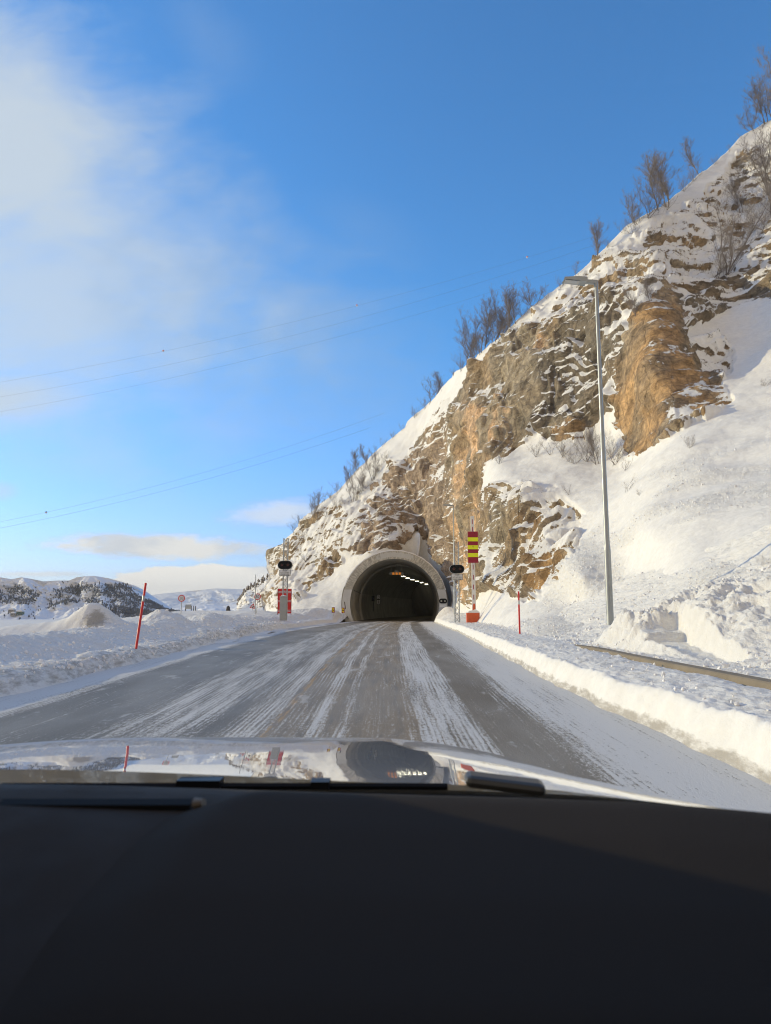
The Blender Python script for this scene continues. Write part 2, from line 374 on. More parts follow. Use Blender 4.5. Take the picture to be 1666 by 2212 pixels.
def hR(x, y, fine=True):
    x = np.asarray(x, float); y = np.asarray(y, float)
    w = x-bxR(y) + .10*fbm(x*.3, y*.6, 9.0, 3)
    bank = -.06+.45*sm(w, -.05, .28)+.10*sm(w, .3, 1.3)
    # dip for the strip of the concrete barrier
    wallz = (1-sm(y, 17, 21))*sm(w, 1.30, 1.48)*(1-sm(w, 1.9, 2.3))
    z = bank - (.035-.07*fbm(x*.9, y*.9, 2.0, 3))*wallz
    s_ = hS(x, y)+gauss(x, y, 6.1, 18.9, .7, 1.0, .30)+gauss(x, y, 5.3, 23.5, .7, 1.8, .20)+gauss(x, y, 5.6, 30, .6, 1.2, .35)+gauss(x, y, 6.5, 34, .8, 2.2, .3)
    zone = sm(y, 11.5, 16.3)*(1-sm(y, 18.0, 20))*sm(x, 5.5, 6.1)*(1-sm(x, 7.4, 9.5)); s_ = s_+.32*zone+zone*(.22*ridged(x*1.3, y*1.1, 3.0, 4)-.05 if fine else 0)
    if fine: s_ = s_+.05*fbm(x*1.2, y*1.0, 4.0, 4)+.035*ridged(x*3.0, y*2.4, 6.0, 3)*(1-sm(x, 9, 12)*.5)
    cut = (1-sm(y, 16.9, 17.1))*(1-sm(x-(6.9-.16*(17-y)), -.05, .08))*sm(x, 5.75, 5.9)*sm(y, 12.0, 12.6)
    floor = .76-.07*(17-y)
    step = .22*sm(y, 16.2, 16.3)+(.05*fbm(x*2.2, y*2.0, 1.0, 3) if fine else 0)
    s_ = s_*(1-cut)+np.minimum(s_, floor+step)*cut
    k = sm(w, 1.6, 2.3)
    z = z*(1-k)+np.maximum(z, s_)*k
    for a in ((7.1, 81, 1.3, 3.5, 1.25, 0), (6.6, 72, 1.0, 4, .55, 0), (8.2, 66, 1.4, 6, .7, 0), (6.2, 62, .9, 3, .3, 0)): z = z+gauss(x, y, *a)*sm(w, -.1, .6)
    if fine: z = z+sm(w, -.05, .1)*.022*ridged(x*2.2, y*1.3, z*3, 4)*(1-sm(w, .5, 1.4))
    if fine: z = z+sm(w, 0, .3)*(.045*fbm(x*.9, y*.8, 7.0, 4)+.018*ridged(x*4, y*3, 8.0, 3))*(1-.8*cut)
    return z
def march(px, py, fn):
    a, b = PD(px, py); ys = np.arange(4, 90, .05); z = H+b*ys; h = fn(a*ys, ys)
    i = np.argmax(h > z); return float(ys[i]) if (h > z).any() else None

# ------------------------------------------------------------------ the mountain
ridge = [(571, 1304), (573, 1254), (580, 1225), (585, 1200), (607, 1172), (640, 1143), (663, 1127), (689, 1091), (724, 1062), (754, 1029), (777, 1006), (825, 961), (845, 945), (877, 926), (883, 912), (910, 884), (939, 854),
         (979, 811), (1005, 794), (1026, 779), (1068, 740), (1109, 704), (1146, 665), (1182, 631), (1221, 602), (1258, 573), (1298, 539), (1355, 493), (1403, 466), (1448, 433), (1499, 383), (1549, 348), (1599, 302), (1649, 270), (1666, 262), (1760, 190), (1960, 40)]
basel = [(571, 1345), (700, 1350), (960, 1352), (1010, 1362), (1120, 1400), (1250, 1440), (1500, 1520), (1666, 1560), (1960, 1700)]
ctrl = [(1666, 1050, 27), (1666, 900, 38), (1666, 750, 50), (1666, 650, 56), (1666, 500, 68), (1666, 400, 78), (1666, 262, 92),
        (1520, 1050, 31), (1520, 900, 43), (1530, 760, 53), (1530, 600, 64), (1530, 480, 75), (1530, 361, 88),
        (1400, 1150, 30.5), (1400, 1050, 38), (1400, 965, 46), (1400, 900, 48), (1400, 800, 50), (1400, 650, 57), (1400, 468, 75),
        (1320, 1050, 46), (1320, 985, 54), (1320, 930, 57), (1320, 800, 61), (1320, 523, 77),
        (1250, 1240, 33), (1250, 1150, 43), (1250, 1080, 47), (1250, 1000, 55), (1250, 955, 59), (1250, 850, 62), (1250, 700, 67), (1250, 580, 76),
        (1120, 1355, 32), (1120, 1300, 43), (1120, 1240, 48), (1120, 1150, 51), (1120, 1060, 54), (1120, 1000, 62), (1120, 960, 66), (1120, 800, 71), (1120, 700, 80),
        (1030, 1330, 58), (1030, 1250, 62), (1030, 1100, 67), (1020, 1000, 72), (1020, 900, 76), (1020, 782, 90), (1000, 1320, 72), (995, 1200, 78), (990, 1050, 83),
        (972, 1300, 92), (960, 1150, 94), (960, 1000, 96), (960, 835, 104),
        (860, 1300, 96), (860, 1185, 97), (860, 1100, 101), (860, 1000, 105), (862, 934, 115),
        (790, 1200, 97), (760, 1300, 94), (755, 1200, 100), (760, 1100, 107), (765, 1018, 122),
        (690, 1330, 92), (680, 1250, 104), (680, 1150, 117), (685, 1096, 128), (610, 1325, 98), (612, 1260, 111), (612, 1168, 130), (573, 1325, 108), (572, 1290, 116), (578, 1230, 135),
        (1900, 1650, 7.0), (1900, 1400, 10), (1900, 1200, 15), (1900, 900, 28), (1900, 600, 44), (1900, 300, 62), (1900, 86, 80)]
for px, py in ((1666, 1500), (1666, 1400), (1666, 1300), (1666, 1197), (1560, 1420), (1560, 1300), (1560, 1180), (1450, 1380), (1450, 1290), (1400, 1230), (1330, 1400), (1330, 1320), (1330, 1250), (1240, 1400), (1240, 1330)):
    y = march(px, py, lambda a, b: hR(a, b, False)-.04)
    if y: ctrl.append((px, py, y*(1.015 if py < 1310 else 1.06)))
cp = np.array(ctrl, float); Q = cp[:, :2]/400.0; Lz = np.log(cp[:, 2])
def tk(d2): return np.where(d2 > 1e-12, .5*d2*np.log(np.maximum(d2, 1e-12)), 0)
A = np.zeros((len(Q)+3,)*2); dd = ((Q[:, None]-Q[None])**2).sum(-1); A[:len(Q), :len(Q)] = tk(dd)+np.eye(len(Q))*.004
A[:len(Q), len(Q)] = 1; A[:len(Q), len(Q)+1:] = Q; A[len(Q), :len(Q)] = 1; A[len(Q)+1:, :len(Q)] = Q.T
wt = np.linalg.solve(A, np.concatenate([Lz, [0, 0, 0]]))
def depth(px, py):
    sh = px.shape; q = np.stack([px.ravel(), py.ravel()], -1)/400.0; out = np.full(len(q), wt[len(Q)])+q@wt[len(Q)+1:]
    for i in range(len(Q)): out += wt[i]*tk(((q-Q[i])**2).sum(-1))
    return np.exp(out).reshape(sh)
def inpoly(px, py, poly):
    c = np.zeros(px.shape, bool); n = len(poly)
    for i in range(n):
        x0, y0 = poly[i]; x1, y1 = poly[(i+1) % n]
        if y0 == y1: continue
        t = ((y0 > py) != (y1 > py)) & (px < (x1-x0)*(py-y0)/(y1-y0)+x0); c ^= t
    return c
def sdist(px, py, poly):
    d = np.full(px.shape, 1e9); n = len(poly)
    for i in range(n):
        x0, y0 = poly[i]; x1, y1 = poly[(i+1) % n]; dx, dy = x1-x0, y1-y0
        t = np.clip(((px-x0)*dx+(py-y0)*dy)/(dx*dx+dy*dy+1e-9), 0, 1); d = np.minimum(d, np.hypot(px-x0-t*dx, py-y0-t*dy))
    return np.where(inpoly(px, py, poly), d, -d)
NC, NR, NB = 840, 620, 16
cx = np.linspace(571, 1880, NC); rx_, ry_ = zip(*ridge); bx_, by_ = zip(*basel)
rid = np.interp(cx, rx_, ry_)+1.5*perlin(cx*.06, 0*cx, 0*cx)+1.0*perlin(cx*.25, 0*cx+3, 0*cx); bas = np.interp(cx, bx_, by_)
t = np.linspace(0, 1, NR)[:, None]
gpx = np.broadcast_to(cx[None], (NR, NC)).copy(); gpy = bas[None]+(rid-bas)[None]*t
gd = depth(gpx, gpy)
u_ = gpx-833; v_ = 1106-gpy; yc = F*math.cos(PITCH)-v_*math.sin(PITCH); zc = F*math.sin(PITCH)+v_*math.cos(PITCH)
B = np.stack([u_/yc*gd, gd, H+zc/yc*gd], -1)
NRM = gridnormals(B); NRM *= np.sign(-(NRM*(B-np.array([0, 0, H]))).sum(-1, keepdims=True))
# rock regions: (rock amount, softness, polygon)
wob = 10*perlin(gpx*.03, gpy*.03, 0)+5*perlin(gpx*.09, gpy*.09, 4)
regions = [
 (.55, 8, [(560, 1330), (571, 1180), (640, 1130), (700, 1100), (760, 1070), (815, 1020), (850, 985), (870, 1190), (790, 1185), (740, 1200), (700, 1235), (655, 1290), (600, 1318)]),
 (.86, 7, [(612, 1190), (632, 1160), (655, 1150), (650, 1200), (625, 1225), (608, 1250)]),
 (.92, 7, [(655, 1260), (690, 1225), (725, 1195), (745, 1190), (735, 1215), (700, 1250), (668, 1290), (640, 1300)]),
 (.82, 9, [(770, 1120), (782, 1050), (830, 1020), (880, 985), (960, 950), (985, 1000), (992, 1180), (1000, 1300), (972, 1235), (945, 1215), (920, 1185), (880, 1170), (850, 1185), (800, 1190), (760, 1200)]),
 (.45, 10, [(860, 1000), (900, 950), (935, 900), (965, 850), (990, 880), (975, 960), (920, 1010)]),
 (.58, 8, [(985, 870), (1010, 805), (1060, 770), (1120, 712), (1180, 650), (1250, 590), (1320, 545), (1380, 500), (1390, 560), (1330, 620), (1200, 700), (1050, 800)]),
 (.97, 8, [(975, 890), (1005, 818), (1050, 780), (1120, 718), (1200, 680), (1180, 760), (1200, 800), (1185, 850), (1150, 940), (1110, 975), (1060, 985), (1010, 1010), (985, 1060)]),
 (.80, 8, [(1130, 725), (1240, 625), (1325, 570), (1350, 700), (1340, 860), (1310, 900), (1265, 960), (1200, 962), (1160, 940), (1175, 850)]),
 (.99, 6, [(1345, 760), (1372, 672), (1450, 608), (1475, 640), (1480, 720), (1510, 780), (1560, 810), (1612, 845), (1570, 900), (1480, 925), (1430, 955), (1350, 992), (1334, 900)]),
 (.66, 12, [(1280, 590), (1420, 480), (1530, 420), (1600, 330), (1666, 300), (1700, 560), (1666, 600), (1560, 620), (1440, 640), (1360, 680), (1300, 640)]),
 (.86, 8, [(1500, 615), (1560, 595), (1666, 555), (1900, 500), (1900, 620), (1666, 648), (1610, 650), (1560, 690), (1480, 705), (1470, 660)]),
 (.90, 6, [(1575, 350), (1600, 325), (1645, 310), (1620, 345), (1590, 360)]),
 (.82, 6, [(1505, 440), (1530, 400), (1570, 375), (1545, 430), (1515, 465)]),
 (.88, 7, [(1400, 540), (1440, 505), (1440, 530), (1405, 570)]),
 (.60, 10, [(1480, 730), (1600, 720), (1590, 800), (1530, 810), (1480, 780)]),
 (.74, 9, [(1000, 1080), (1050, 1055), (1130, 1040), (1200, 1062), (1245, 1095), (1252, 1130), (1245, 1180), (1195, 1235), (1150, 1300), (1120, 1290), (1060, 1270), (1010, 1310), (1000, 1180)]),
 (.95, 7, [(980, 960), (1020, 900), (1065, 900), (1040, 1000), (1030, 1100), (1020, 1200), (1010, 1310), (990, 1280)]),
 (.40, 9, [(1050, 1010), (1150, 1020), (1260, 1050), (1310, 1110), (1250, 1110), (1150, 1050)]),
]
rock = np.full(gpx.shape, .10)
for a, s_, poly in regions: rock = np.maximum(rock, .10+(a-.10)*sm(sdist(gpx+wob, gpy+wob*.7, poly), -s_, s_))
clear = [  # snow that lies smooth: aprons and ledges
 (8, [(600, 1350), (640, 1305), (700, 1255), (745, 1215), (790, 1190), (745, 1345)]),
 (5, [(868, 1188), (890, 1148), (904, 1146), (922, 1176), (945, 1205), (965, 1240), (1000, 1300), (1010, 1350), (860, 1350)]),
 (6, [(1040, 1030), (1060, 995), (1120, 975), (1165, 942), (1200, 965), (1270, 962), (1320, 890), (1345, 985), (1440, 950), (1600, 870), (1700, 800), (1960, 800), (1960, 1800), (1000, 1800), (1000, 1345), (1150, 1310), (1265, 1190), (1270, 1110), (1200, 1045), (1100, 1030)]),
 (6, [(1520, 700), (1600, 655), (1666, 650), (1900, 640), (1900, 900), (1600, 880), (1560, 830), (1600, 760)]),
]
for s_, poly in clear: rock = rock*(1-.97*sm(sdist(gpx+wob*.5, gpy+wob*.4, poly), -s_, s_))
spk = sm(sdist(gpx, gpy, [(1290, 1060), (1600, 1060), (1600, 1020), (1300, 960)]), -10, 10)
X_, Y_, Z_ = B[..., 0], B[..., 1], B[..., 2]
near = sm(Y_, 14, 40)
rr = sm(rock, .15, .75)
q = Z_+.24*Y_+1.5*fbm(X_*.10, Y_*.10, Z_*.10, 3)
def saw(x):
    f = x-np.floor(x); return np.where(f < .8, f/.8, (1-f)/.2)
d = rr*(1.3*fbm(X_/11, Y_/11, Z_/14, 3)+.40*ridged(X_/6, Y_/6, Z_/10, 3, .5)-.3)
m2 = sm(fbm(X_*.22+9, Y_*.22, Z_*.22, 2), -.15, .3)
fb = fbm(X_/3.4, Y_/3.8, Z_/6.5, 2)*2.6; blk = (np.floor(fb)+sm(fb-np.floor(fb), .30, .70))/2.6
m1 = sm(fbm(X_*.12+5, Y_*.12, Z_*.12, 2), -.3, .4)
d += rr*(m1*.60*(saw(q/2.8+.4*perlin(X_*.3, Y_*.3, Z_*.3))-.5)+.26*m2*(saw(q/1.35+.9*perlin(X_*.3, Y_*.3, Z_*.3))-.5))
d += rr*.85*blk
d += rr*(.09*ridged(X_/1.7, Y_/1.7, Z_/2.6, 4, .6))
d += (1-rr)*near*(.55*fbm(X_/11, Y_/11, Z_/11, 3)+.10*fbm(X_/2.2, Y_/2.2, Z_/2.2, 3))
lump = np.clip(sm(fbm(X_*.16, Y_*.10, Z_*.35, 3)+.25, -.15, .5)*sm(-(Z_-10), -2, 4)*sm(gpx, 1000, 1100), 0, 1)
lump = np.maximum(lump, .15)
d += (1-rr)*(lump*.035*ridged(X_*1.7, Y_*1.5, Z_*2, 4)+.012*fbm(X_*3, Y_*3, Z_*3, 2))
d *= 1-.6*sm(sdist(gpx, gpy, [(1335, 1000), (1340, 740), (1372, 670), (1450, 600), (1480, 640), (1490, 780), (1600, 850), (1440, 950)]), -5, 15)
edge = sm(t, 0, .02)*np.ones_like(d)
d += 1.9*np.exp(-((gpx-897-.12*(gpy-1150))/13)**2)*sm(gpy, 1146, 1168)*(1-sm(gpy, 1235, 1260))
d *= edge
PT = B+NRM*d[..., None]
# widen the recess around the portal so no rock cuts through it
N2 = gridnormals(PT); N2 *= np.sign(-(N2*(PT-np.array([0, 0, H]))).sum(-1, keepdims=True))
nz = N2[..., 2]
thr = np.interp(rock, [0, .2, .5, .8, 1.0], [-1.3, -.35, .14, .45, .72])
snowv = .53+1.0*(nz-thr)+.34*fbm(X_*.25, (Y_-.27*Z_)*.25, q*.9, 4)+.22*fbm(X_*.12, Y_*.12, Z_*.2, 2)
snowv -= .22*sm(sdist(gpx+wob, gpy+wob, [(1335, 1000), (1340, 740), (1372, 670), (1450, 600), (1476, 640), (1486, 780), (1560, 820), (1600, 850), (1440, 950)]), -4, 12)*sm(fbm(X_*.3, Y_*.3, Z_*.3, 3), .45, .05)
snowv = np.clip(snowv, -.6, 1.9)
c0 = np.array([.38, .285, .18]); cg = np.array([.36, .305, .225]); co = np.array([.50, .325, .165]); cpch = np.array([.74, .50, .30]); cbr = np.array([.42, .33, .25]); cdk = np.array([.22, .195, .155])
col = np.broadcast_to(c0, PT.shape).copy()
def blend(col, c, f): return col*(1-f[..., None])+c*f[..., None]
nz1 = fbm(X_*.12, Y_*.12, Z_*.12, 4)
col = blend(col, cg, sm(nz1, -.1, .4))
w2 = wob*1.4
def area(poly, s_): return sm(sdist(gpx+w2, gpy+w2, poly), -s_, s_)
col = blend(col, cbr, area([(760, 1200), (790, 1040), (960, 940), (1000, 1300)], 14))
col = blend(col, cg*1.1, area([(1000, 900), (1120, 720), (1200, 700), (1190, 850), (1060, 1000)], 10)*.8)
col = blend(col, cdk, area([(1180, 960), (1170, 800), (1260, 640), (1350, 600), (1350, 860), (1260, 960)], 14)*.75)
col = blend(col, cdk, area([(1460, 640), (1666, 555), (1900, 500), (1900, 640), (1600, 700), (1480, 820)], 12)*.6)
col = blend(col, cdk, area([(1120, 990), (1110, 900), (1200, 850), (1210, 950)], 14)*.7)
col = blend(col, co, area([(1345, 990), (1340, 800), (1372, 690), (1440, 610), (1468, 660), (1468, 760), (1540, 830), (1600, 850), (1560, 900)], 8)*(.25+.75*sm(fbm(X_*.35, Y_*.35, Z_*.16, 3), -.35, .15)))
col = blend(col, co*.85, area([(1190, 962), (1200, 925), (1270, 920), (1270, 962)], 6)*.8)
col = blend(col, co*.8, area([(1120, 1290), (1120, 1080), (1200, 1100), (1250, 1120), (1200, 1260)], 12)*sm(fbm(X_*.4, Y_*.4, Z_*.2, 3), -.2, .2))
pf = np.maximum(area([(990, 1300), (985, 1000), (1010, 880), (1060, 870), (1090, 900), (1040, 1010), (1020, 1300)], 12), area([(1050, 900), (1060, 860), (1130, 840), (1160, 730), (1190, 740), (1150, 840), (1110, 890)], 8))
col = blend(col, cpch, pf*sm(fbm(X_*.25, Y_*.25, Z_*.10, 4)+.12, -.05, .22)*.9)
col = np.clip(col, .01, .9)
massive = np.maximum(area([(1330, 1000), (1338, 740), (1372, 670), (1450, 600), (1480, 640), (1490, 780), (1560, 820), (1610, 850), (1440, 960)], 10), .85*area([(975, 1300), (975, 900), (1060, 790), (1200, 700), (1180, 860), (1120, 990), (1040, 1020), (1020, 1300)], 12))
massive = np.maximum(massive, .7*area([(880, 1170), (900, 980), (985, 940), (1000, 1250), (960, 1230)], 12))
# the far side of the crest: the slope rolls over and falls away behind
back = []; bcol = []; top = PT[-1]
dirb = np.stack([np.interp(cx, [571, 800, 1880], [.35, .55, .75]), np.interp(cx, [571, 800, 1880], [.93, .83, .66]), np.zeros(NC)], -1)
for k in range(1, NB+1):
    dist = (k/NB)**1.6*60
    p = top+dirb*dist; p[:, 2] = top[:, 2]-.05*dist-.013*dist*dist; p[:, 2] = np.maximum(p[:, 2], -24)
    back.append(p)
PT2 = np.concatenate([PT, np.array(back)], 0); nb = NB
ext = lambda a: np.concatenate([a, np.broadcast_to(a[-1:], (nb,)+a.shape[1:])], 0)
snow2, col2, lump2 = ext(snowv), ext(col), ext(lump)
# leave the mouth of the tunnel open
PX0, PY0, PCZ, RI, RO = 1.1, 86.0, 2.15, 5.35, 6.3
def hole(P_): return (np.hypot(P_[..., 0]*PY0/P_[..., 1]-PX0, (P_[..., 2]-H)*PY0/P_[..., 1]+H-PCZ) < 5.9) & (P_[..., 1] < 140) & (P_[..., 1] > 80)
hm = hole(PT2); hmask = ~(hm[:-1, :-1] | hm[1:, :-1] | hm[:-1, 1:] | hm[1:, 1:]); hmask[NR-1:] = True
mnt = fast_mesh('mountain', PT2.reshape(-1, 3), gridfaces(NR+nb, NC, hmask), M['mountain'], True,
                {'snow': snow2.ravel(), 'rockcol': col2.reshape(-1, 3), 'lump': lump2.ravel(), 'massive': ext(massive).ravel()})
tag(mnt, 'steep snowy hillside with brown and orange rock cliffs over the tunnel', kind='structure')
def surf(px, py):
    j = int(round((px-571)/(1880-571)*(NC-1))); j = min(max(j, 0), NC-1)
    i = int(np.argmin(np.abs(gpy[:, j]-py))); return Vector(PT[i, j])

# ------------------------------------------------------------------ snow beside the road
def terrain(name, xs, ys, fn, dirtfn, lumpfn, label):
    Pz = fn(xs, ys); P_ = np.stack([xs, ys, Pz], -1)
    o = fast_mesh(name, P_.reshape(-1, 3), gridfaces(*xs.shape), M['snow'], True, {'dirt': dirtfn(xs, ys).ravel(), 'lump': lumpfn(xs, ys).ravel()})
    return tag(o, label, kind='structure')
ny = 760; ys = 2.5*(140/2.5)**(np.linspace(0, 1, ny)); off = np.concatenate([np.linspace(-.6, 6, 190), 6+np.geomspace(.04, 90, 170)])
YY = np.broadcast_to(ys[:, None], (ny, len(off))); XX = bxL(YY)-off[None]
terrain('snow_bank', XX, YY, hL, lambda x, y: .42*sm(bxL(y)-x, -.3, .1)*(1-sm(bxL(y)-x, .5, 1.3))*(1-sm(y, 40, 60)*.5)+.10+.19*sm(bxL(y)-x, .8, 1.4)*(1-sm(bxL(y)-x, 2.6, 3.6))*(1-sm(y, 25, 40))+gauss(x, y, -11.0, 27.2, .55, .6, .75),
        lambda x, y: .25+.75*(1-sm(bxL(y)-x, 3.8, 5.0)*(1-sm(y, 30, 38))), 'ploughed snow bank and drifts left of the road')
off = np.linspace(-.4, 7.5, 420); ys = 2.5*(86/2.5)**(np.linspace(0, 1, 820)); YY = np.broadcast_to(ys[:, None], (820, 420))
XX = bxR(YY)+off[None]*np.interp(YY, [0, 20, 40, 86], [1, 1, .6, .45])
def dR(x, y):
    w = x-bxR(y)+.10*fbm(x*.3, y*.6, 9.0, 3)
    return .04+.56*sm(w, -.12, .0)*(1-sm(w, .05, .13))+.33*sm(w, .35, .5)*(1-sm(w, 1.2, 1.5))+.04
terrain('snow_bank', XX, YY, hR, dR, lambda x, y: .10+.25*sm(x-bxR(y), .3, .6)+.6*sm(x-bxR(y), 1.6, 2.2), 'cut snow bank along the right edge of the road')
# far ground down by the fjord
rr_ = np.concatenate([[0], np.geomspace(20, 14000, 90)]); an = np.linspace(0, 2*math.pi, 181)
RR, AN = np.meshgrid(rr_, an, indexing='ij'); gx = RR*np.sin(AN); gy = RR*np.cos(AN)
gz = -.25-21.5*sm(RR, 130, 420)+.0*RR; gz += 1.5*fbm(gx/300, gy/300, 0*gx, 3)*sm(RR, 300, 900)
P_ = np.stack([gx, gy, gz], -1)
tag(fast_mesh('ground', P_.reshape(-1, 3), gridfaces(*RR.shape)[:, ::-1], M['snow'], True, {'dirt': (0*RR).ravel(), 'lump': (0*RR+.1).ravel()}), 'snow covered low ground below the road', kind='structure')

# ------------------------------------------------------------------ road
def Lx(y): return interp(y, [0, 10, 22, 47, 70, 86], [-5.0, -5.2, -5.9, -6.4, -5.0, -3.0])
def Rx(y): return interp(y, [0, 6, 12, 27, 60, 79, 86], [1.95, 1.98, 2.1, 2.5, 3.2, 3.7, 4.6])
def tx(y): dy = np.maximum(0, np.asarray(y, float)-PY0); return PX0+.03*dy+.0016*dy*dy
rm = bpy.data.materials.new('icy asphalt'); rm.use_nodes = True; g = G(rm.node_tree); b = rm.node_tree.nodes['Principled BSDF']
uvn = g.new('ShaderNodeUVMap', uv_map='UVMap').outputs[0]; S, T, _ = g.sep(uvn)
wv = g.sub(g.noise(g.comb(g.mul(S, .3), g.mul(T, .12), 0.0), 1.0, 3), .5)
S2 = g.add(S, g.mul(wv, .18))
fac = g.m('DIVIDE', g.add(S2, 7.0), 10.0)
ramp = g.new('ShaderNodeValToRGB'); g.put(ramp.inputs[0], fac); cr = ramp.color_ramp
stops = [(-7, .97), (-5.6, .93), (-5.35, .62), (-5.1, .14), (-4.2, .16), (-3.7, .26), (-3.3, .56), (-2.4, .55), (-2.15, .32), (-1.95, .55), (-1.60, .60), (-1.48, .30), (-1.08, .34), (-1.0, .66), (-.88, .64), (-.80, .26), (-.68, .28), (-.62, .52), (-.54, .52), (-.46, .22), (-.15, .24), (.30, .30), (.45, .68), (1.12, .66), (1.24, .12), (1.75, .18), (2.0, .52), (2.25, .86), (3.0, .97)]
while len(cr.elements) < len(stops): cr.elements.new(.5)
for e, (s_, c_) in zip(cr.elements, stops): e.position = (s_+7)/10; e.color = (c_, c_, c_, 1)
cov = ramp.outputs[0]
streak = g.noise(g.comb(g.mul(S2, 5.0), g.mul(T, .28), 0.0), 1.0, 6, .68, .2)
fineS = g.noise(g.comb(g.mul(S2, 12.0), g.mul(T, .22), 2.0), 1.0, 7, .80)
patch = g.noise(g.comb(g.mul(S, 1.2), g.mul(T, .20), 5.0), 1.0, 5, .6)
tread = g.noise(g.comb(g.mul(S, 22.0), g.mul(T, 9.0), 8.0), 1.0, 4, .75)
grain = g.noise(g.comb(g.mul(S, 60.0), g.mul(T, 50.0), 8.0), 1.0, 2, .7)
val = g.add(cov, g.add(g.mul(g.sub(streak, .5), .9), g.add(g.mul(g.sub(fineS, .5), 1.6), g.add(g.mul(g.sub(patch, .5), .5), g.add(g.mul(g.sub(tread, .5), 1.5), g.mul(g.sub(grain, .5), 1.2))))))
comb_ = g.m('SINE', g.mul(S2, 95.0)); groove = g.mul(g.mul(comb_, .12), g.ss(g.noise(g.comb(g.mul(S, 1.5), g.mul(T, .3), 40.0), 1.0, 3), .40, .6)); val = g.add(val, groove)
# windblown snow lying in islands on the dark lane
isl = g.ss(g.add(g.mul(g.sub(streak, .5), .35), g.noise(g.comb(g.mul(S, 1.6), g.mul(T, .55), 20.0), 1.0, 6, .62, .3)), .60, .68)
sf = g.m('MAXIMUM', g.ss(val, .36, .76), g.mul(isl, .5))
film = g.mul(g.ss(g.noise(g.comb(g.mul(S, .8), g.mul(T, .2), 30.0), 1.0, 5, .6), .3, .75), .5)
asph = g.mix(g.ss(grain, .3, .7), (.10, .088, .068), (.26, .228, .178))
brown = g.ss(g.m('ABSOLUTE', g.add(S2, .4)), .6, 2.0, .95, 0.0)
asph = g.mix(g.mul(brown, g.ss(streak, .28, .58)), asph, (.31, .235, .145))
yl = g.mul(g.ss(g.m('ABSOLUTE', g.add(S, 1.47)), .035, .07, 1.0, 0.0), g.ss(g.noise(g.comb(g.mul(S, 12), g.mul(T, .9), 1.0), 1.0, 4, .7), .42, .6))
asph = g.mix(g.mul(yl, .75), asph, (.55, .30, .06))
base = g.mix(film, asph, (.40, .375, .33))
inT = g.ss(T, 84.0, 92.0, 1.0, 0.0)
tune = g.mul(sf, g.add(.05, g.mul(inT, .95)))
g.put(b.inputs['Base Color'], g.mix(g.mul(tune, .93), base, (.72, .71, .68)))
g.put(b.inputs['Roughness'], g.ss(sf, 0.0, 1.0, .5, .8)); b.inputs['Specular IOR Level'].default_value = .12
g.put(b.inputs['Normal'], g.bump(g.add(g.mul(sf, .5), g.add(g.mul(tread, .6), g.mul(grain, .3))), .55, .015))
ny = 420; ys = np.concatenate([np.linspace(-4, 86, 300), np.linspace(86.5, 206, 120)]); nx = 60
lat = np.linspace(0, 1, nx); YY = np.broadcast_to(ys[:, None], (len(ys), nx))
xl = np.where(ys < 85.9, bxL(ys)-.9, tx(ys)-4.85); xr = np.where(ys < 85.9, bxR(ys)+.5, tx(ys)+4.85)
kk = sm(ys, 80, 87); xl = (bxL(np.minimum(ys, 86))-.9)*(1-kk)+(tx(ys)-4.86)*kk; xr = (bxR(np.minimum(ys, 86))+.5)*(1-kk)+(tx(ys)+4.86)*kk
XX = xl[:, None]+(xr-xl)[:, None]*lat[None]
Lv = np.where(ys < 86, Lx(ys), tx(ys)-4.1); Rv = np.where(ys < 86, Rx(ys), tx(ys)+3.5)
su = -5.3+(XX-Lv[:, None])/(Rv-Lv)[:, None]*7.35
P_ = np.stack([XX, YY, .012*np.sin(XX*1.3)*0+0*XX], -1)
tag(fast_mesh('road', P_.reshape(-1, 3), gridfaces(len(ys), nx), rm, True, uv=np.stack([su.ravel(), YY.ravel()], -1)), 'two lane asphalt road streaked with packed snow', kind='structure')

# ------------------------------------------------------------------ tunnel
tun = empty('tunnel', (PX0, PY0, 0), 'arched concrete road tunnel mouth at the foot of the snowy cliff', 'tunnel')
def arc(r, n=64, zmin=-.3):
    a0 = math.acos((zmin-PCZ)/r) if abs((zmin-PCZ)/r) < 1 else math.pi
    return [(r*math.sin(t), PCZ+r*math.cos(t)) for t in np.linspace(-a0, a0, n)]
def shell(ri, ro, y0, y1, zmin=-.3, zmax=99, n=64):
    mb = MB(); a = arc(ri, n, zmin); c = arc(ro, n, zmin); b0 = 0
    ids = [(i) for i in range(n)]
    for y in (y0, y1):
        for p in a: mb.v.append(Vector((p[0], y, p[1])))
        for p in c: mb.v.append(Vector((p[0], y, p[1])))
    for i in range(n-1):
        A0, A1, C0, C1 = i, i+1, n+i, n+i+1; o = 2*n
        mb.face((A0, A1, C1, C0)); mb.face((o+A0, o+C0, o+C1, o+A1)); mb.face((A0, o+A0, o+A1, A1)); mb.face((C0, C1, o+C1, o+C0))
    return mb
shell(RI, RO, 0, .5).build('portal_ring', M['ring'], tun, True)
shell(RI+.25, RO+.14, .5, 13).build('portal_barrel', M['conc'], tun, True)
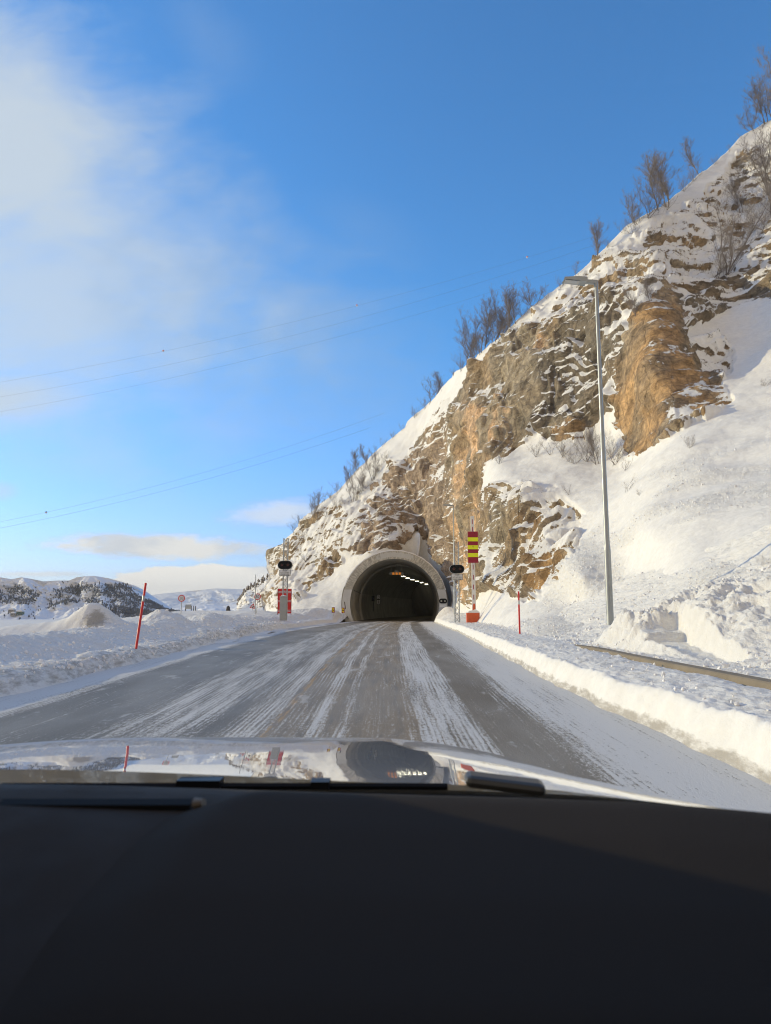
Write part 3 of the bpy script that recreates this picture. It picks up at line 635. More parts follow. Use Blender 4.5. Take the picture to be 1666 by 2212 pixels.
# snow lip on the ring
mb = MB(); n = 50; prev = None
for i, a in enumerate(np.linspace(-1.25, 1.32, n)):
    h = .10*max(.15, math.cos(a)**.5)+.03*math.sin(i*1.7); r0, r1 = RO-.02, RO+.05+h
    ring = [Vector((r*math.sin(a), y, PCZ+r*math.cos(a))) for r, y in ((r0, .04), (r1-.03, .06), (r1, .3), (r1, 1.2), (r0, 1.2))]
    b0 = len(mb.v); mb.v += ring
    if prev is not None:
        for k in range(4): mb.face((prev+k, prev+k+1, b0+k+1, b0+k))
    prev = b0
msn = bpy.data.materials.new('lying snow'); msn.use_nodes = True; _b = msn.node_tree.nodes['Principled BSDF']; _b.inputs['Base Color'].default_value = (.84, .84, .84, 1); _b.inputs['Roughness'].default_value = .8
_g = G(msn.node_tree); _g.put(_b.inputs['Normal'], _g.bump(_g.noise(_g.new('ShaderNodeTexCoord').outputs['Object'], 14, 5), .5, .05)); M['lsnow'] = msn
mb.build('snow_lip', msn, tun, True)
for s_ in (-1, 1):          # whitewashed lower parts of the ring
    mb = MB(); zs = np.linspace(0, 3.8, 14); b0 = 0
    for y in (-.012, .0):
        for z in zs:
            for r in (RI, RO): mb.v.append(Vector((s_*math.sqrt(r*r-(z-PCZ)**2), y, z)))
    for i in range(13):
        k = 2*i; mb.face((k, k+1, k+3, k+2)); mb.face((28+k, 28+k+2, 28+k+3, 28+k+1)); mb.face((k, k+2, 28+k+2, 28+k)); mb.face((k+1, 28+k+1, 28+k+3, k+3))
    mb.face((26, 27, 28+27, 28+26))
    mb.build('whitewash_panel', concrete('whitewash', (.60, .61, .61), .10), tun)
# curved lining
ds = np.concatenate([np.linspace(.5, 12, 12), np.linspace(12.01, 120, 60)])
def lining(name, zlo, zhi, mt, r0=RI, r1=RI-.12, proud=0.0):
    n = 40; V_ = []
    for dd_ in ds:
        r = (r0 if dd_ < 12.005 else r1)-proud; cxx = float(tx(PY0+dd_))-PX0; hd = math.atan(.03+.0032*dd_)
        if zhi > PCZ+r: angs = np.linspace(-math.acos((zlo-PCZ)/r), math.acos((zlo-PCZ)/r), n); pts = [(r*math.sin(t_), PCZ+r*math.cos(t_)) for t_ in angs]
        else: pts = [(zz, None) for zz in []]
        for lx, z in pts: V_.append((cxx+lx*math.cos(hd), dd_-lx*math.sin(hd), z))
    return fast_mesh(name, np.array(V_), gridfaces(len(ds), n), mt, True, parent=tun)
lining('lining', -.2, 99, M['lining'])
for s_ in (-1, 1):
    V_ = []; zs = np.linspace(-.1, 3.6, 12)
    for dd_ in ds[2:]:
        r = (RI if dd_ < 12.005 else RI-.12)-.03; cxx = float(tx(PY0+dd_))-PX0; hd = math.atan(.03+.0032*dd_)
        for z in zs:
            lx = s_*math.sqrt(r*r-(z-PCZ)**2); V_.append((cxx+lx*math.cos(hd), dd_-lx*math.sin(hd), z))
    fast_mesh('wall_panel', np.array(V_), gridfaces(len(ds)-2, 12), M['panel'], True, parent=tun)
mb = MB(); cxx = float(tx(206))-PX0; mb.box((cxx, 120.5, 3), (14, .4, 12)); mb.build('end_wall', M['lining'], tun)
# cable drooping along the left wall
mb = MB(); pts = []
for i, dd_ in enumerate(np.linspace(.6, 14, 24)):
    z = 3.75-.02*dd_+.06*abs(math.sin(i*1.1)); r = RI-.1; lx = -math.sqrt(r*r-(z-PCZ)**2); pts.append(Vector((float(tx(PY0+dd_))-PX0+lx, dd_, z)))
mb.path(pts, .03, 5); mb.build('cable', M['black'], tun)
# tunnel lamps
spots = [(871.2, 1244.8), (880.8, 1248.8), (891, 1252.3), (901.3, 1255.4), (911, 1258.5), (921.4, 1261.8), (932, 1264.4), (940.3, 1266.5)]
lab = ['nearest tunnel lamp in the lit row, just right of the orange hanging board', 'second lit tunnel lamp counted from the orange hanging board', 'third lit tunnel lamp counted from the orange hanging board', 'fourth lit tunnel lamp counted from the orange hanging board',
       'fifth lit tunnel lamp counted from the orange hanging board', 'sixth lit tunnel lamp counted from the orange hanging board', 'seventh lit tunnel lamp, second from the right wall of the tunnel', 'farthest lit tunnel lamp, cut by the right wall of the tunnel']
proto = None
for (px, py), lb in zip(spots, lab):
    a, b_ = PD(px, py); y = (6.4-H)/b_; loc = (a*y, y, 6.4)
    if proto is None:
        proto = empty('tunnel_lamp', loc, lb, 'lamp', 'lit lamps along the tunnel roof')
        MB().box((0, 0, .07), (.74, .14, .07)).tube((0, 0, .1), (0, 0, 1.0), .02).build('housing', M['galv'], proto)
        MB().box((0, 0, -.005), (.60, .10, .03)).build('diffuser', M['lamp'], proto)
        o = proto
    else: o = copy_tree(proto); o.location = loc; o['label'] = lb
    o.rotation_euler.z = 0
# hanging board of orange warning lamps
hb = empty('warning_board', W(857, 1239, 93), 'hanging grey frame with three orange panels under the tunnel roof', 'warning lights')
mb = MB(); mb.box((0, 0, 0), (1.7, .12, .32)).box((0, .02, .30), (.55, .2, .16))
for xx in (-.7, .0, .7): mb.tube((xx, 0, .1), (xx*.9, 0, 1.75), .018, n=5)
mb.build('frame', M['cabinet'], hb)
for xx in (-.42, .0, .42): MB().box((xx, -.085, -.01), (.26, .05, .30)).build('orange_panel', M['orangeglow'], hb)
for xx in (-.79, .79): MB().box((xx, -.085, 0), (.26, .05, .26)).build('dark_panel', M['cabinet'], hb)
# emergency cabinet and sign on the left wall
ec = empty('emergency_sign', W(818, 1295, 103), 'white and black double pictogram sign on the left tunnel wall', 'sign')
a = MB(); a.box((0, 0, 0), (.50, .06, 1.40)); a.build('backplate', M['black'], ec)
for zz in (.34, -.34): MB().box((0, -.045, zz), (.40, .03, .56)).build('pictogram_field', M['signwhite'], ec)
mb = MB(); mb.path([Vector((.08*math.cos(t), -.07, .34+.16*math.sin(t))) for t in np.linspace(-1.7, 1.7, 9)], .035, 6); mb.box((-.02, -.07, .50), (.12, .02, .08)); mb.box((-.02, -.07, .18), (.12, .02, .08)); mb.build('handset_symbol', M['black'], ec)
mb = MB(); mb.box((.02, -.07, -.38), (.10, .02, .36)); mb.box((-.03, -.07, -.17), (.14, .02, .05)); mb.build('extinguisher_symbol', M['black'], ec)
ee = empty('emergency_cabinet', W(806, 1293, 101), 'dark cabinet on the left tunnel wall beside the pictogram sign', 'cabinet')
MB().box((0, 0, 0), (.42, .35, .75)).build('housing', M['black'], ee, bevel=.02); MB().tube((.1, 0, -.3), (.12, 0, -1.8), .04).tube((0, 0, .3), (-.05, 0, 1.3), .03).build('conduit', M['black'], ee)

# ------------------------------------------------------------------ masts, lamps, signs
def textmesh(name, s, size, mt, parent, loc, ext=.004, align='CENTER'):
    cu = bpy.data.curves.new(name, 'FONT'); cu.body = s; cu.size = size; cu.extrude = ext; cu.align_x = align; cu.align_y = 'CENTER'
    t_ = bpy.data.objects.new(name, cu); C.link(t_); dg = bpy.context.evaluated_depsgraph_get(); me = bpy.data.meshes.new_from_object(t_.evaluated_get(dg))
    bpy.data.objects.remove(t_); o = bpy.data.objects.new(name, me); C.link(o); me.materials.clear(); me.materials.append(mt)
    o.parent = parent; o.location = loc; o.rotation_euler = (math.pi/2, 0, 0); return o
def stadium(w, h, n=10):
    r = h/2; p = []
    for s_, c in ((1, w/2-r), (-1, -(w/2-r))):
        for i in range(n+1):
            t_ = -math.pi/2+math.pi*i/n; p.append((c+s_*r*math.cos(t_), s_*r*math.sin(t_)))
    return p
def disc(r, n=24, cx_=0, cz=0): return [(cx_+r*math.cos(2*math.pi*i/n), cz+r*math.sin(2*math.pi*i/n)) for i in range(n)]
def shift(p, dz, dx=0): return [(a+dx, b+dz) for a, b in p]
def lattice(parent, h, w=.33):
    mb = MB(); k = w/2
    for x in (-k, k):
        for y in (-k, k): mb.tube((x, y, 0), (x, y, h), .028, n=6)
    n = int(h/.42); dz = h/n
    for i in range(n):
        z0, z1 = i*dz, (i+1)*dz
        for y in (-k, k): mb.tube((-k, y, z0), (k, y, z1), .012, n=4); mb.tube((k, y, z0), (-k, y, z1), .012, n=4)
        for x in (-k, k): mb.tube((x, -k, z0), (x, k, z1), .012, n=4)
    return mb.build('lattice_mast', M['galv'], parent)
def signal(parent, z, w=1.15, h=.68, y=-.30, lens=True, mt=None, text=True, cx_=0.0):
    mb = MB(); mb.prism(shift(stadium(w, h), z, cx_), y, y+.14); mb.build('signal_backboard', M['galv'], parent)
    mb = MB(); mb.prism(shift(stadium(w-.07, h-.07), z, cx_), y-.03, y-.002); mb.build('signal_face', M['black'], parent)
    for s_ in (-1, 1):
        x = cx_+s_*w*.20
        mb = MB(); mb.tube((x, y-.07, z), (x, y-.031, z), h*.155, n=20); l = mb.build('lens', mt or M['lens'], parent, True)
        mb = MB(); m_ = 12
        for i in range(m_):      # hood over the lens
            a0 = math.pi*i/m_-.2; a1 = math.pi*(i+1)/m_-.2
            r = h*.175; p = [Vector((x+r*math.cos(a), yy_, z+r*math.sin(a))) for a in (a0, a1) for yy_ in (y-.031, y-.17)]
            b0 = len(mb.v); mb.v += p; mb.face((b0, b0+1, b0+3, b0+2))
        mb.build('hood', M['black'], parent)
def textpanel(parent, z, lines, w=.86, h=.46, y=-.28, size=.125):
    MB().box((0, y, z), (w, .03, h)).build('text_panel', M['signwhite'], parent)
    f = MB()
    for s_ in (-1, 1): f.box((s_*(w/2-.012), y-.018, z), (.024, .006, h)); f.box((0, y-.018, z+s_*(h/2-.012)), (w-.05, .006, .024))
    f.build('panel_border', M['black'], parent)
    for i, s_ in enumerate(lines): textmesh('lettering', s_, size, M['black'], parent, (0, y-.022, z+.135-.14*i))
base = W(615, 1334, 55)
lm = empty('signal_mast', base, 'lattice mast with dark twin red signal left of the road before the grey cabinet', 'traffic signal', 'tunnel closing signals on lattice masts')
lattice(lm, 6.1); signal(lm, 4.0); textpanel(lm, 3.40, ['STOPP', 'ved r\u00f8dt blink', 'Tunnel stengt'])
cb = empty('control_cabinet', W(612, 1334, 53.8), 'tall grey metal cabinet capped with snow at the foot of the left mast', 'cabinet')
MB().box((0, 0, .65), (.50, .42, 1.75)).build('housing', M['cabinet'], cb, bevel=.015); MB().box((0, -.212, .7), (.44, .012, 1.5)).build('door', M['cabinet'], cb)
MB().box((0, 0, 1.545), (.54, .46, .035)).build('lid', M['cabinet'], cb); mb = MB()
for i, (dx, r) in enumerate(((-.12, .10), (.02, .12), (.14, .08))): mb.tube((dx, 0, 1.56), (dx, .02, 1.56+r*.9), r*1.25, r*.45, 10)
mb.build('snow_cap', M['lsnow'], cb, True)
rb = empty('red_board', W(614.5, 1325, 60), 'red upright board with pale rails standing behind the left signal mast', 'board')
MB().box((0, 0, 1.02), (1.09, .05, 2.05)).build('panel', M['red'], rb)
for zz in (.22, 1.0, 1.75):
    for q_ in (-.04, .05): MB().box((0, -.045, zz+q_), (1.05, .03, .035)).build('rail', M['signwhite'], rb)
for s_ in (-1, 1): MB().box((s_*.56, 0, .97), (.04, .09, 2.15)).build('edge_post', M['darkred'], rb)

rmst = copy_tree(lm); rmst.location = W(988, 1345, 54); rmst['label'] = 'lattice mast with dark twin red signal right of the tunnel mouth'
# --- the street lamps
def street_lamp(name, loc, h, label, hl=.95):
    r = empty(name, loc, label, 'street lamp', 'street lamps on grey steel posts')
    mb = MB(); mb.tube((0, 0, -.3), (0, 0, h*.185), .098, .092, 20); mb.tube((0, 0, h*.185), (0, 0, h*.20), .092, .076, 20); mb.tube((0, 0, h*.20), (0, 0, h*.51), .076, .066, 20)
    mb.tube((0, 0, h*.51), (0, 0, h*.52), .066, .060, 20); mb.tube((0, 0, h*.52), (0, 0, h-.02), .060, .050, 20); mb.build('post', M['pole'], r, True)
    mb = MB(); mb.tube((0, 0, h-.12), (0, 0, h+.06), .062, .062, 14); mb.box((-.16, 0, h+.05), (.40, .12, .11), ry=R_(3)); mb.build('arm', M['pole'], r, bevel=.01)
    mb = MB(); mb.prism([(-.30, h+.00), (-.30, h+.12), (-.55, h+.155), (-hl, h+.13), (-hl-.02, h+.09), (-.55, h+.04)], -.16, .16); mb.build('lamp_head', M['pole'], r, bevel=.01)
    MB().box((-(.42+hl)/2-.03, 0, h+.045), (hl-.52, .24, .02), ry=R_(6)).build('lens_panel', M['lensclear'], r)
    return r
street_lamp('street_lamp', W(1318, 1327, 20.0), 9.72, 'tall grey street lamp rising from the snow right of the road')
street_lamp('street_lamp', W(982.5, 1320, 68), 10.05, 'slender far street lamp beside the signal mast right of the tunnel')
# --- barrier arm
ba = empty('barrier', W(1026, 1362, 52), 'raised red and white barrier arm with striped board on orange base', 'barrier')
mb = MB(); mb.box((-.12, 0, .68), (.92, .5, 1.16)); mb.box((.52, 0, .40), (.34, .5, .68)); mb.build('orange_base', M['orange'], ba, bevel=.02)
mb = MB(); mb.prism([(-.45, 1.262), (-.36, 1.38), (-.15, 1.42), (.05, 1.50), (.2, 1.40), (.33, 1.262)], -.2, .2); mb.build('snow_cap', M['lsnow'], ba, bevel=.03)
PXM = 52/1545.0
def za(py): return (W(1024, py, 52)-ba.location).z
def xa(px, py): return (W(px, py, 52)-ba.location).x
zt, zb = za(1115), za(1300); xt, xb = xa(1020.3, 1115), xa(1024, 1300)
def arm_x(z): return xb+(xt-xb)*(z-zb)/(zt-zb)
n = 1; mb = MB(); p = [(arm_x(1.25)-.13, 1.25), (arm_x(1.25)+.13, 1.25), (xt+.115, zt), (xt-.115, zt)]; mb.prism(p, -.05, .05); mb.build('arm', M['white'], ba, bevel=.008)
mb = MB()
for py in (1127, 1143, 1225, 1247, 1268, 1290): z = za(py); MB().box((arm_x(z)-.01, -.056, z), (.055, .012, .34)).build('red_mark', M['darkred'], ba)
mb = MB(); z0, z1 = za(1325), za(1304); mb.prism([(arm_x(z0)-.14, z0), (arm_x(z0)+.10, z0), (arm_x(z1)+.06, z1), (arm_x(z1)-.06, z1)], -.11, -.052); mb.build('arm_bracket', M['orange'], ba)
z0, z1 = za(1216), za(1148.6); xc_ = xa(1021.5, 1182); mb = MB(); mb.box((xc_, -.12, (z0+z1)/2), (.745, .04, z1-z0)); mb.build('board', M['darkred'], ba)
for k, py in enumerate((1165.5, 1182.5, 1199.3)):
    MB().box((xc_, -.147, za(py)), (.755, .016, .29)).build('yellow_stripe', M['yellow'], ba)
mb = MB(); mb.box((xc_, -.16, za(1181)), (.035, .012, .12)); 
for py in (1152.5, 1174, 1212):
    for s_ in (-1, 1): mb.tube((xc_+s_*.13, -.15, za(py)), (xc_+s_*.13, -.135, za(py)), .016, n=8)
mb.build('bolt', M['black'], ba)
# --- small signal on the right foot of the portal
ps = empty('lane_signal', W(957.5, 1322, 84.6), 'small twin signal with clear lenses on the right foot of the portal', 'traffic signal')
MB().box((0, 0, .5), (.07, .07, 2.2)).build('post', M['galv'], ps); signal(ps, 1.28, 1.05, .64, -.12, mt=M['lensclear']); MB().box((0, -.06, .72), (.80, .03, .30)).build('text_panel', M['signwhite'], ps)
# --- chevron markers
def marker(loc, label, rz):
    r = empty('marker_post', loc, label, 'road marker', 'yellow and red marker plates by the portal', rz)
    MB().prism([(-.17, 0), (.17, .0), (.17, .60), (-.17, .60)], 0, .03).build('plate', M['darkred'], r)
    MB().prism([(-.11, .14), (.11, .02), (.11, .46), (-.11, .58)], -.012, -.001).build('yellow_field', M['signyel'], r)
    MB().prism([(-.11, .30), (.0, .20), (.11, .30), (.11, .36), (.0, .27), (-.11, .36)], -.020, -.013).build('chevron', M['black'], r)
    MB().tube((0, .05, -.8), (0, .05, .5), .03).build('post', M['galv'], r); return r
marker(W(720, 1323.5, 80), 'yellow marker plate farther left of the tunnel portal, in the snow', 0)
marker(W(741.3, 1324.2, 81), 'yellow marker plate touching the left foot of the tunnel portal', 0)
st = MB(); st.tube(W(746.5, 1316, 83), W(744.5, 1300, 83), .05, n=8); tag(st.build('marker_stake', M['stone']), 'thin dark stake leaning at the left foot of the portal', 'stake')
# --- snow poles
def snow_pole(p0, p1, r, label):
    o = empty('snow_pole', p0, label, 'snow pole', 'red snow poles beside the road'); d_ = p1-p0
    MB().tube(d_*-.10, d_*.68, r, r, 12).tube(d_*.78, d_, r*.95, r*.95, 12).build('red_section', M['red'], o, True)
    MB().tube(d_*.68, d_*.78, r*.99, r*.97, 12).build('reflective_band', M['galv'], o, True)
snow_pole(W(296, 1388, 16.4), W(315, 1260, 16.9), .029, 'red snow pole leaning in the left snow bank')
snow_pole(W(1123, 1366, 27.5), W(1120.3, 1277.5, 27.5), .034, 'red snow pole upright in snow between barrier and street lamp')
# --- speed limit signs
def speed_sign(base, topc, r, label, lean=0):
    o = empty('speed_limit_sign', base, label, 'speed sign', 'round 50 speed limit signs'); h = (topc-base).z; dx = (topc-base).x
    MB().tube((0, .03, -.6), (dx, .03, h-r*.3), .035, n=10).build('post', M['galv'], o, True)
    MB().prism(shift(disc(r), h, dx), -.03, 0).build('red_rim', M['red'], o); MB().prism(shift(disc(r*.76), h, dx), -.045, -.031).build('white_disc', M['signwhite'], o)
    textmesh('lettering', '50', r*1.05, M['black'], o, (dx, -.05, h-.01)).scale = (1.05, 1.15, 1)
    return o
speed_sign(W(390, 1334, 63), W(392.6, 1292.4, 63), .30, 'round 50 speed sign on a thin post, the left one standing before far mountains')
speed_sign(W(553, 1330, 68), W(556.6, 1289, 68), .315, 'round 50 speed sign in front of the rock spur, the right one')
o = MB().tube(W(551, 1330, 67), W(552.5, 1241, 67), .05, .035).build('marker_mast', M['galv']); tag(o, 'tall thin bare pole beside the right speed sign', 'pole')
ws = empty('warning_sign', W(546, 1322, 75), 'small tilted red triangle warning sign left of the speed sign by the rock', 'sign')
tri = lambda r, dz=0.55: [(r*math.sin(a+.22), dz+r*math.cos(a+.22)) for a in (0, 2*math.pi/3, 4*math.pi/3)]
MB().tube((.0, .03, -.5), (.0, .03, .5), .035).build('post', M['galv'], ws); MB().prism(tri(.36), -.03, 0).build('red_rim', M['red'], ws)
MB().prism(tri(.22), -.045, -.031).build('white_field', M['signwhite'], ws); MB().box((.03, -.055, .52), (.10, .01, .16), ry=.5).build('symbol', M['black'], ws)
# far gantry and cairn
gt = empty('direction_sign', W(413, 1321, 150), 'small dark direction sign on posts far beyond the left speed sign', 'sign')
mb = MB(); mb.box((-.6, 0, 1.0), (1.2, .08, .9)); mb.build('panel', M['cabinet'], gt); mb = MB()
for xx in (-1.2, 0, .5, .9): mb.box((xx, .1, .2), (.14, .1, 2.0))
mb.build('post', M['stone'], gt)
cr_ = empty('cairn', W(493, 1322, 150), 'dark stone monument on a round base far down the shore', 'monument')
MB().tube((0, 0, -1), (0, 0, .25), 1.3, 1.2, 14).build('round_base', M['stone'], cr_); MB().tube((0, 0, .2), (0, 0, .9), .5, .35, 8).tube((0, 0, .9), (0, 0, 1.3), .4, .15, 8).build('pillar', M['stone'], cr_)
# --- concrete barrier wall
ysw = np.linspace(4.5, 24, 60); mb = MB(); prev = None
for y in ysw:
    x0 = float(bxR(y))+1.52; zt_ = .555 if y < 17 else .555-.02*(y-17)
    b0 = len(mb.v); mb.v += [Vector((x0-.06, y, -.1)), Vector((x0, y, zt_-.02)), Vector((x0+.02, y, zt_)), Vector((x0+.22, y, zt_)), Vector((x0+.28, y, -.1))]
    if prev is not None:
        for k in range(4): mb.face((prev+k, prev+k+1, b0+k+1, b0+k))
    prev = b0
tag(mb.build('concrete_wall', M['wallconc']), 'low brown concrete wall mostly buried in the right snow bank', 'wall')

# ------------------------------------------------------------------ snow clods
ico_v = []; ph = (1+5**.5)/2
for a, b_ in ((-1, ph), (1, ph), (-1, -ph), (1, -ph)): ico_v += [(a, b_, 0), (0, a, b_), (b_, 0, a)]
ico_v = np.array(ico_v)/math.hypot(1, ph)
import itertools
ico_f = []
for i, j, k in itertools.combinations(range(12), 3):
    e = [np.linalg.norm(ico_v[i]-ico_v[j]), np.linalg.norm(ico_v[j]-ico_v[k]), np.linalg.norm(ico_v[i]-ico_v[k])]
    if max(e) < 1.1:
        nn_ = np.cross(ico_v[j]-ico_v[i], ico_v[k]-ico_v[i]); ico_f.append((i, j, k) if nn_ @ (ico_v[i]+ico_v[j]+ico_v[k]) > 0 else (i, k, j))
ico_f = np.array(ico_f)
rs = np.random.RandomState(3)
def clods(name, pts, sizes, label):
    n = len(pts); v = ico_v[None]*(1+.32*rs.normal(size=(n, 12, 1)).clip(-1.3, 1.3))*sizes[:, None, None]*(1+.25*rs.normal(size=(n, 1, 3))).clip(.5, 1.6)
    v = v+pts[:, None]; f = ico_f[None]+(np.arange(n)*12)[:, None, None]
    o = fast_mesh(name, v.reshape(-1, 3), f.reshape(-1, 3), M['lsnow'], False); return tag(o, label, kind='stuff')
# right side: trench edges, bank crest, slope
n = 5200; y = 5+62*rs.rand(n)**1.5; w_ = rs.choice([0, 1, 2, 3], n, p=[.20, .22, .46, .12]); wo_ = np.where(w_ == 0, 1.95+.25*rs.normal(size=n), np.where(w_ == 1, 2.6+.5*rs.rand(n), np.where(w_ == 2, 2.3+4*rs.rand(n), .9*rs.rand(n)+.3)))
dens_ = (fbm(y*.35, wo_*.8, 0*y, 3) > -.25) | (w_ < 1); x = bxR(y)+wo_; k = dens_ & ~((x > 5.5) & (x < 6.8) & (y > 12.5) & (y < 16.9))
x, y, w_ = x[k], y[k], w_[k]; s_ = .009+.034*rs.rand(len(x))**3.0; s_ = np.where((w_ == 3), s_*.6, s_)
clods('snow_clods', np.stack([x, y, hR(x, y)+s_*.35], -1), s_*(1+.012*y), 'crumbled snow lumps behind and on the right snow bank')
n = 2600; y = 8+48*rs.rand(n)**1.4; e_ = rs.choice([0, 1, 2], n, p=[.25, .4, .35]); x = bxL(y)-np.where(e_ == 0, .15+.35*rs.rand(n), np.where(e_ == 1, .5+1.6*rs.rand(n), 2.0+1.5*rs.rand(n))); s_ = .010+.03*rs.rand(n)**3
clods('snow_clods', np.stack([x, y, hL(x, y)+s_*.3], -1), s_*(1+.012*y), 'crumbled snow lumps on the left snow bank')
ii = rs.randint(5, NR-1, 30000); jj = rs.randint(int(NC*.36), NC-60, 30000); ok = (rock[ii, jj] < .05) & (lump[ii, jj] > .45) & (PT[ii, jj, 1] < 48) & (gpy[ii, jj] < 1390) & (rs.rand(30000) < .55); ii, jj = ii[ok][:6500], jj[ok][:6500]
s_ = (.009+.026*rs.rand(len(ii))**3)*(1+.014*PT[ii, jj, 1])
clods('snow_clods', PT[ii, jj]+np.array([0, 0, .3])*s_[:, None], s_, 'crumbled snow lumps scattered over the open slope')

# ------------------------------------------------------------------ bare trees and shrubs
def seg_mesh(segs, sides=3):
    a = np.array([s_[0] for s_ in segs]); b_ = np.array([s_[1] for s_ in segs]); r0 = np.array([s_[2] for s_ in segs]); r1 = np.array([s_[3] for s_ in segs])
    d_ = b_-a; d_ /= np.linalg.norm(d_, axis=1)[:, None]+1e-9; ref = np.where(np.abs(d_[:, 2:3]) < .9, np.array([[0, 0, 1.]]), np.array([[1., 0, 0]]))
    u = np.cross(d_, ref); u /= np.linalg.norm(u, axis=1)[:, None]; w = np.cross(d_, u); n = len(a); V_ = np.zeros((n, 2*sides, 3))
    for i in range(sides):
        t_ = 2*math.pi*i/sides; o_ = u*math.cos(t_)+w*math.sin(t_); V_[:, i] = a+o_*r0[:, None]; V_[:, sides+i] = b_+o_*r1[:, None]
    f = [[i, (i+1) % sides, sides+(i+1) % sides, sides+i] for i in range(sides)]
    return V_.reshape(-1, 3), (np.array(f)[None]+(np.arange(n)*2*sides)[:, None, None]).reshape(-1, 4)
def grow(seed, h, stems, spread, lean=(0, 0), twigs=1.0, levels=4, bend=.17):
    rg = random.Random(seed); trunk = []; crown = []
    def br(p, d_, L, r, lev):
        n = 5 if lev == 0 else (4 if lev < 3 else 3); out = trunk if lev == 0 else crown
        for i in range(n):
            d2 = (d_+Vector((rg.gauss(0, bend), rg.gauss(0, bend), rg.gauss(0, bend*.6)+.10))).normalized(); q_ = p+d2*(L/n); f0 = 1-.7*i/n; f1 = 1-.7*(i+1)/n
            out.append((tuple(p), tuple(q_), r*f0, r*f1))
            if lev < levels:
                k = (3 if lev == 1 else 2 if lev else 4) if (i > 0 or lev) else 1
                for _ in range(k):
                    if rg.random() < .84*twigs:
                        a = rg.uniform(0, 2*math.pi); ort = Vector((math.cos(a), math.sin(a), 0)); ang = rg.uniform(.40, 1.05)
                        nd = (d2*math.cos(ang)+ort*math.sin(ang)+Vector((0, 0, .18))).normalized()
                        br(p.lerp(q_, rg.random()), nd, L*rg.uniform(.30, .62)*(1-.35*i/n), max(r*.42*f0, .0042), lev+1)
            p = q_; d_ = d2
    for s_ in range(stems):
        a = rg.uniform(0, 2*math.pi); br(Vector((rg.gauss(0, .1*h*.3), rg.gauss(0, .1*h*.3), -.1)), Vector((lean[0]+spread*math.cos(a), lean[1]+spread*math.sin(a), 1)).normalized(), h*rg.uniform(.72, 1.0), h*.013/(stems**.3), 0)
    return trunk, crown
variants = []
def make_variant(name, *a, **k):
    t_, c_ = grow(*a, **k); root = bpy.data.objects.new(name, None); root.empty_display_size = .5
    objs = []
    for nm, sg, mt in (('trunk', t_, M['bark']), ('crown', c_, M['twig'])):
        if not sg: continue
        V_, F_ = seg_mesh(sg, 5 if nm == 'trunk' else 3); o = fast_mesh(nm, V_, F_, mt, False); objs.append(o.data); nmx = nm; bpy.data.objects.remove(o); objs[-1].name = nm
    return (name, objs)
TR = {
 'a': make_variant('birch_tree', 11, 5.0, 1, .2, twigs=1.1), 'b': make_variant('birch_tree', 12, 5.0, 3, .38, twigs=.9), 'c': make_variant('birch_tree', 13, 5.0, 4, .55, twigs=.85),
 'd': make_variant('birch_tree', 24, 5.0, 1, .25, twigs=.85, bend=.32), 'w': make_variant('birch_tree', 35, 5.0, 3, .35, twigs=.75, bend=.2), 'x': make_variant('birch_tree', 46, 5.0, 4, .6, twigs=.7, bend=.33),
 's': make_variant('bare_shrub', 57, 5.0, 6, .75, twigs=.75, levels=3), 't': make_variant('bare_shrub', 68, 5.0, 8, 1.0, twigs=.65, levels=3, bend=.3), 'k': make_variant('bare_shrub', 79, 5.0, 4, .8, twigs=.5, levels=3, bend=.3)}
rt = random.Random(5)
def tree(v, px, py, hpx, label, group, lean=0.0, at=None):
    nm, meshes = TR[v]; p = surf(px, py) if at is None else at; dist = p.y
    root = bpy.data.objects.new(nm, None); C.link(root); root.location = p-Vector((0, 0, .05)); s_ = hpx*dist/1500.0/5.0
    root.scale = (s_, s_, s_); root.rotation_euler = (0, lean, 0) ; root.rotation_euler.z = rt.uniform(0, 6.28) if lean == 0 else 0
    for me, pn in zip(meshes, ('trunk', 'crown')):
        o = bpy.data.objects.new(pn, me); C.link(o); o.parent = root
    tag(root, label, 'tree' if nm == 'birch_tree' else 'shrub', group); return root
GR = 'bare birches along the crest of the mountain'
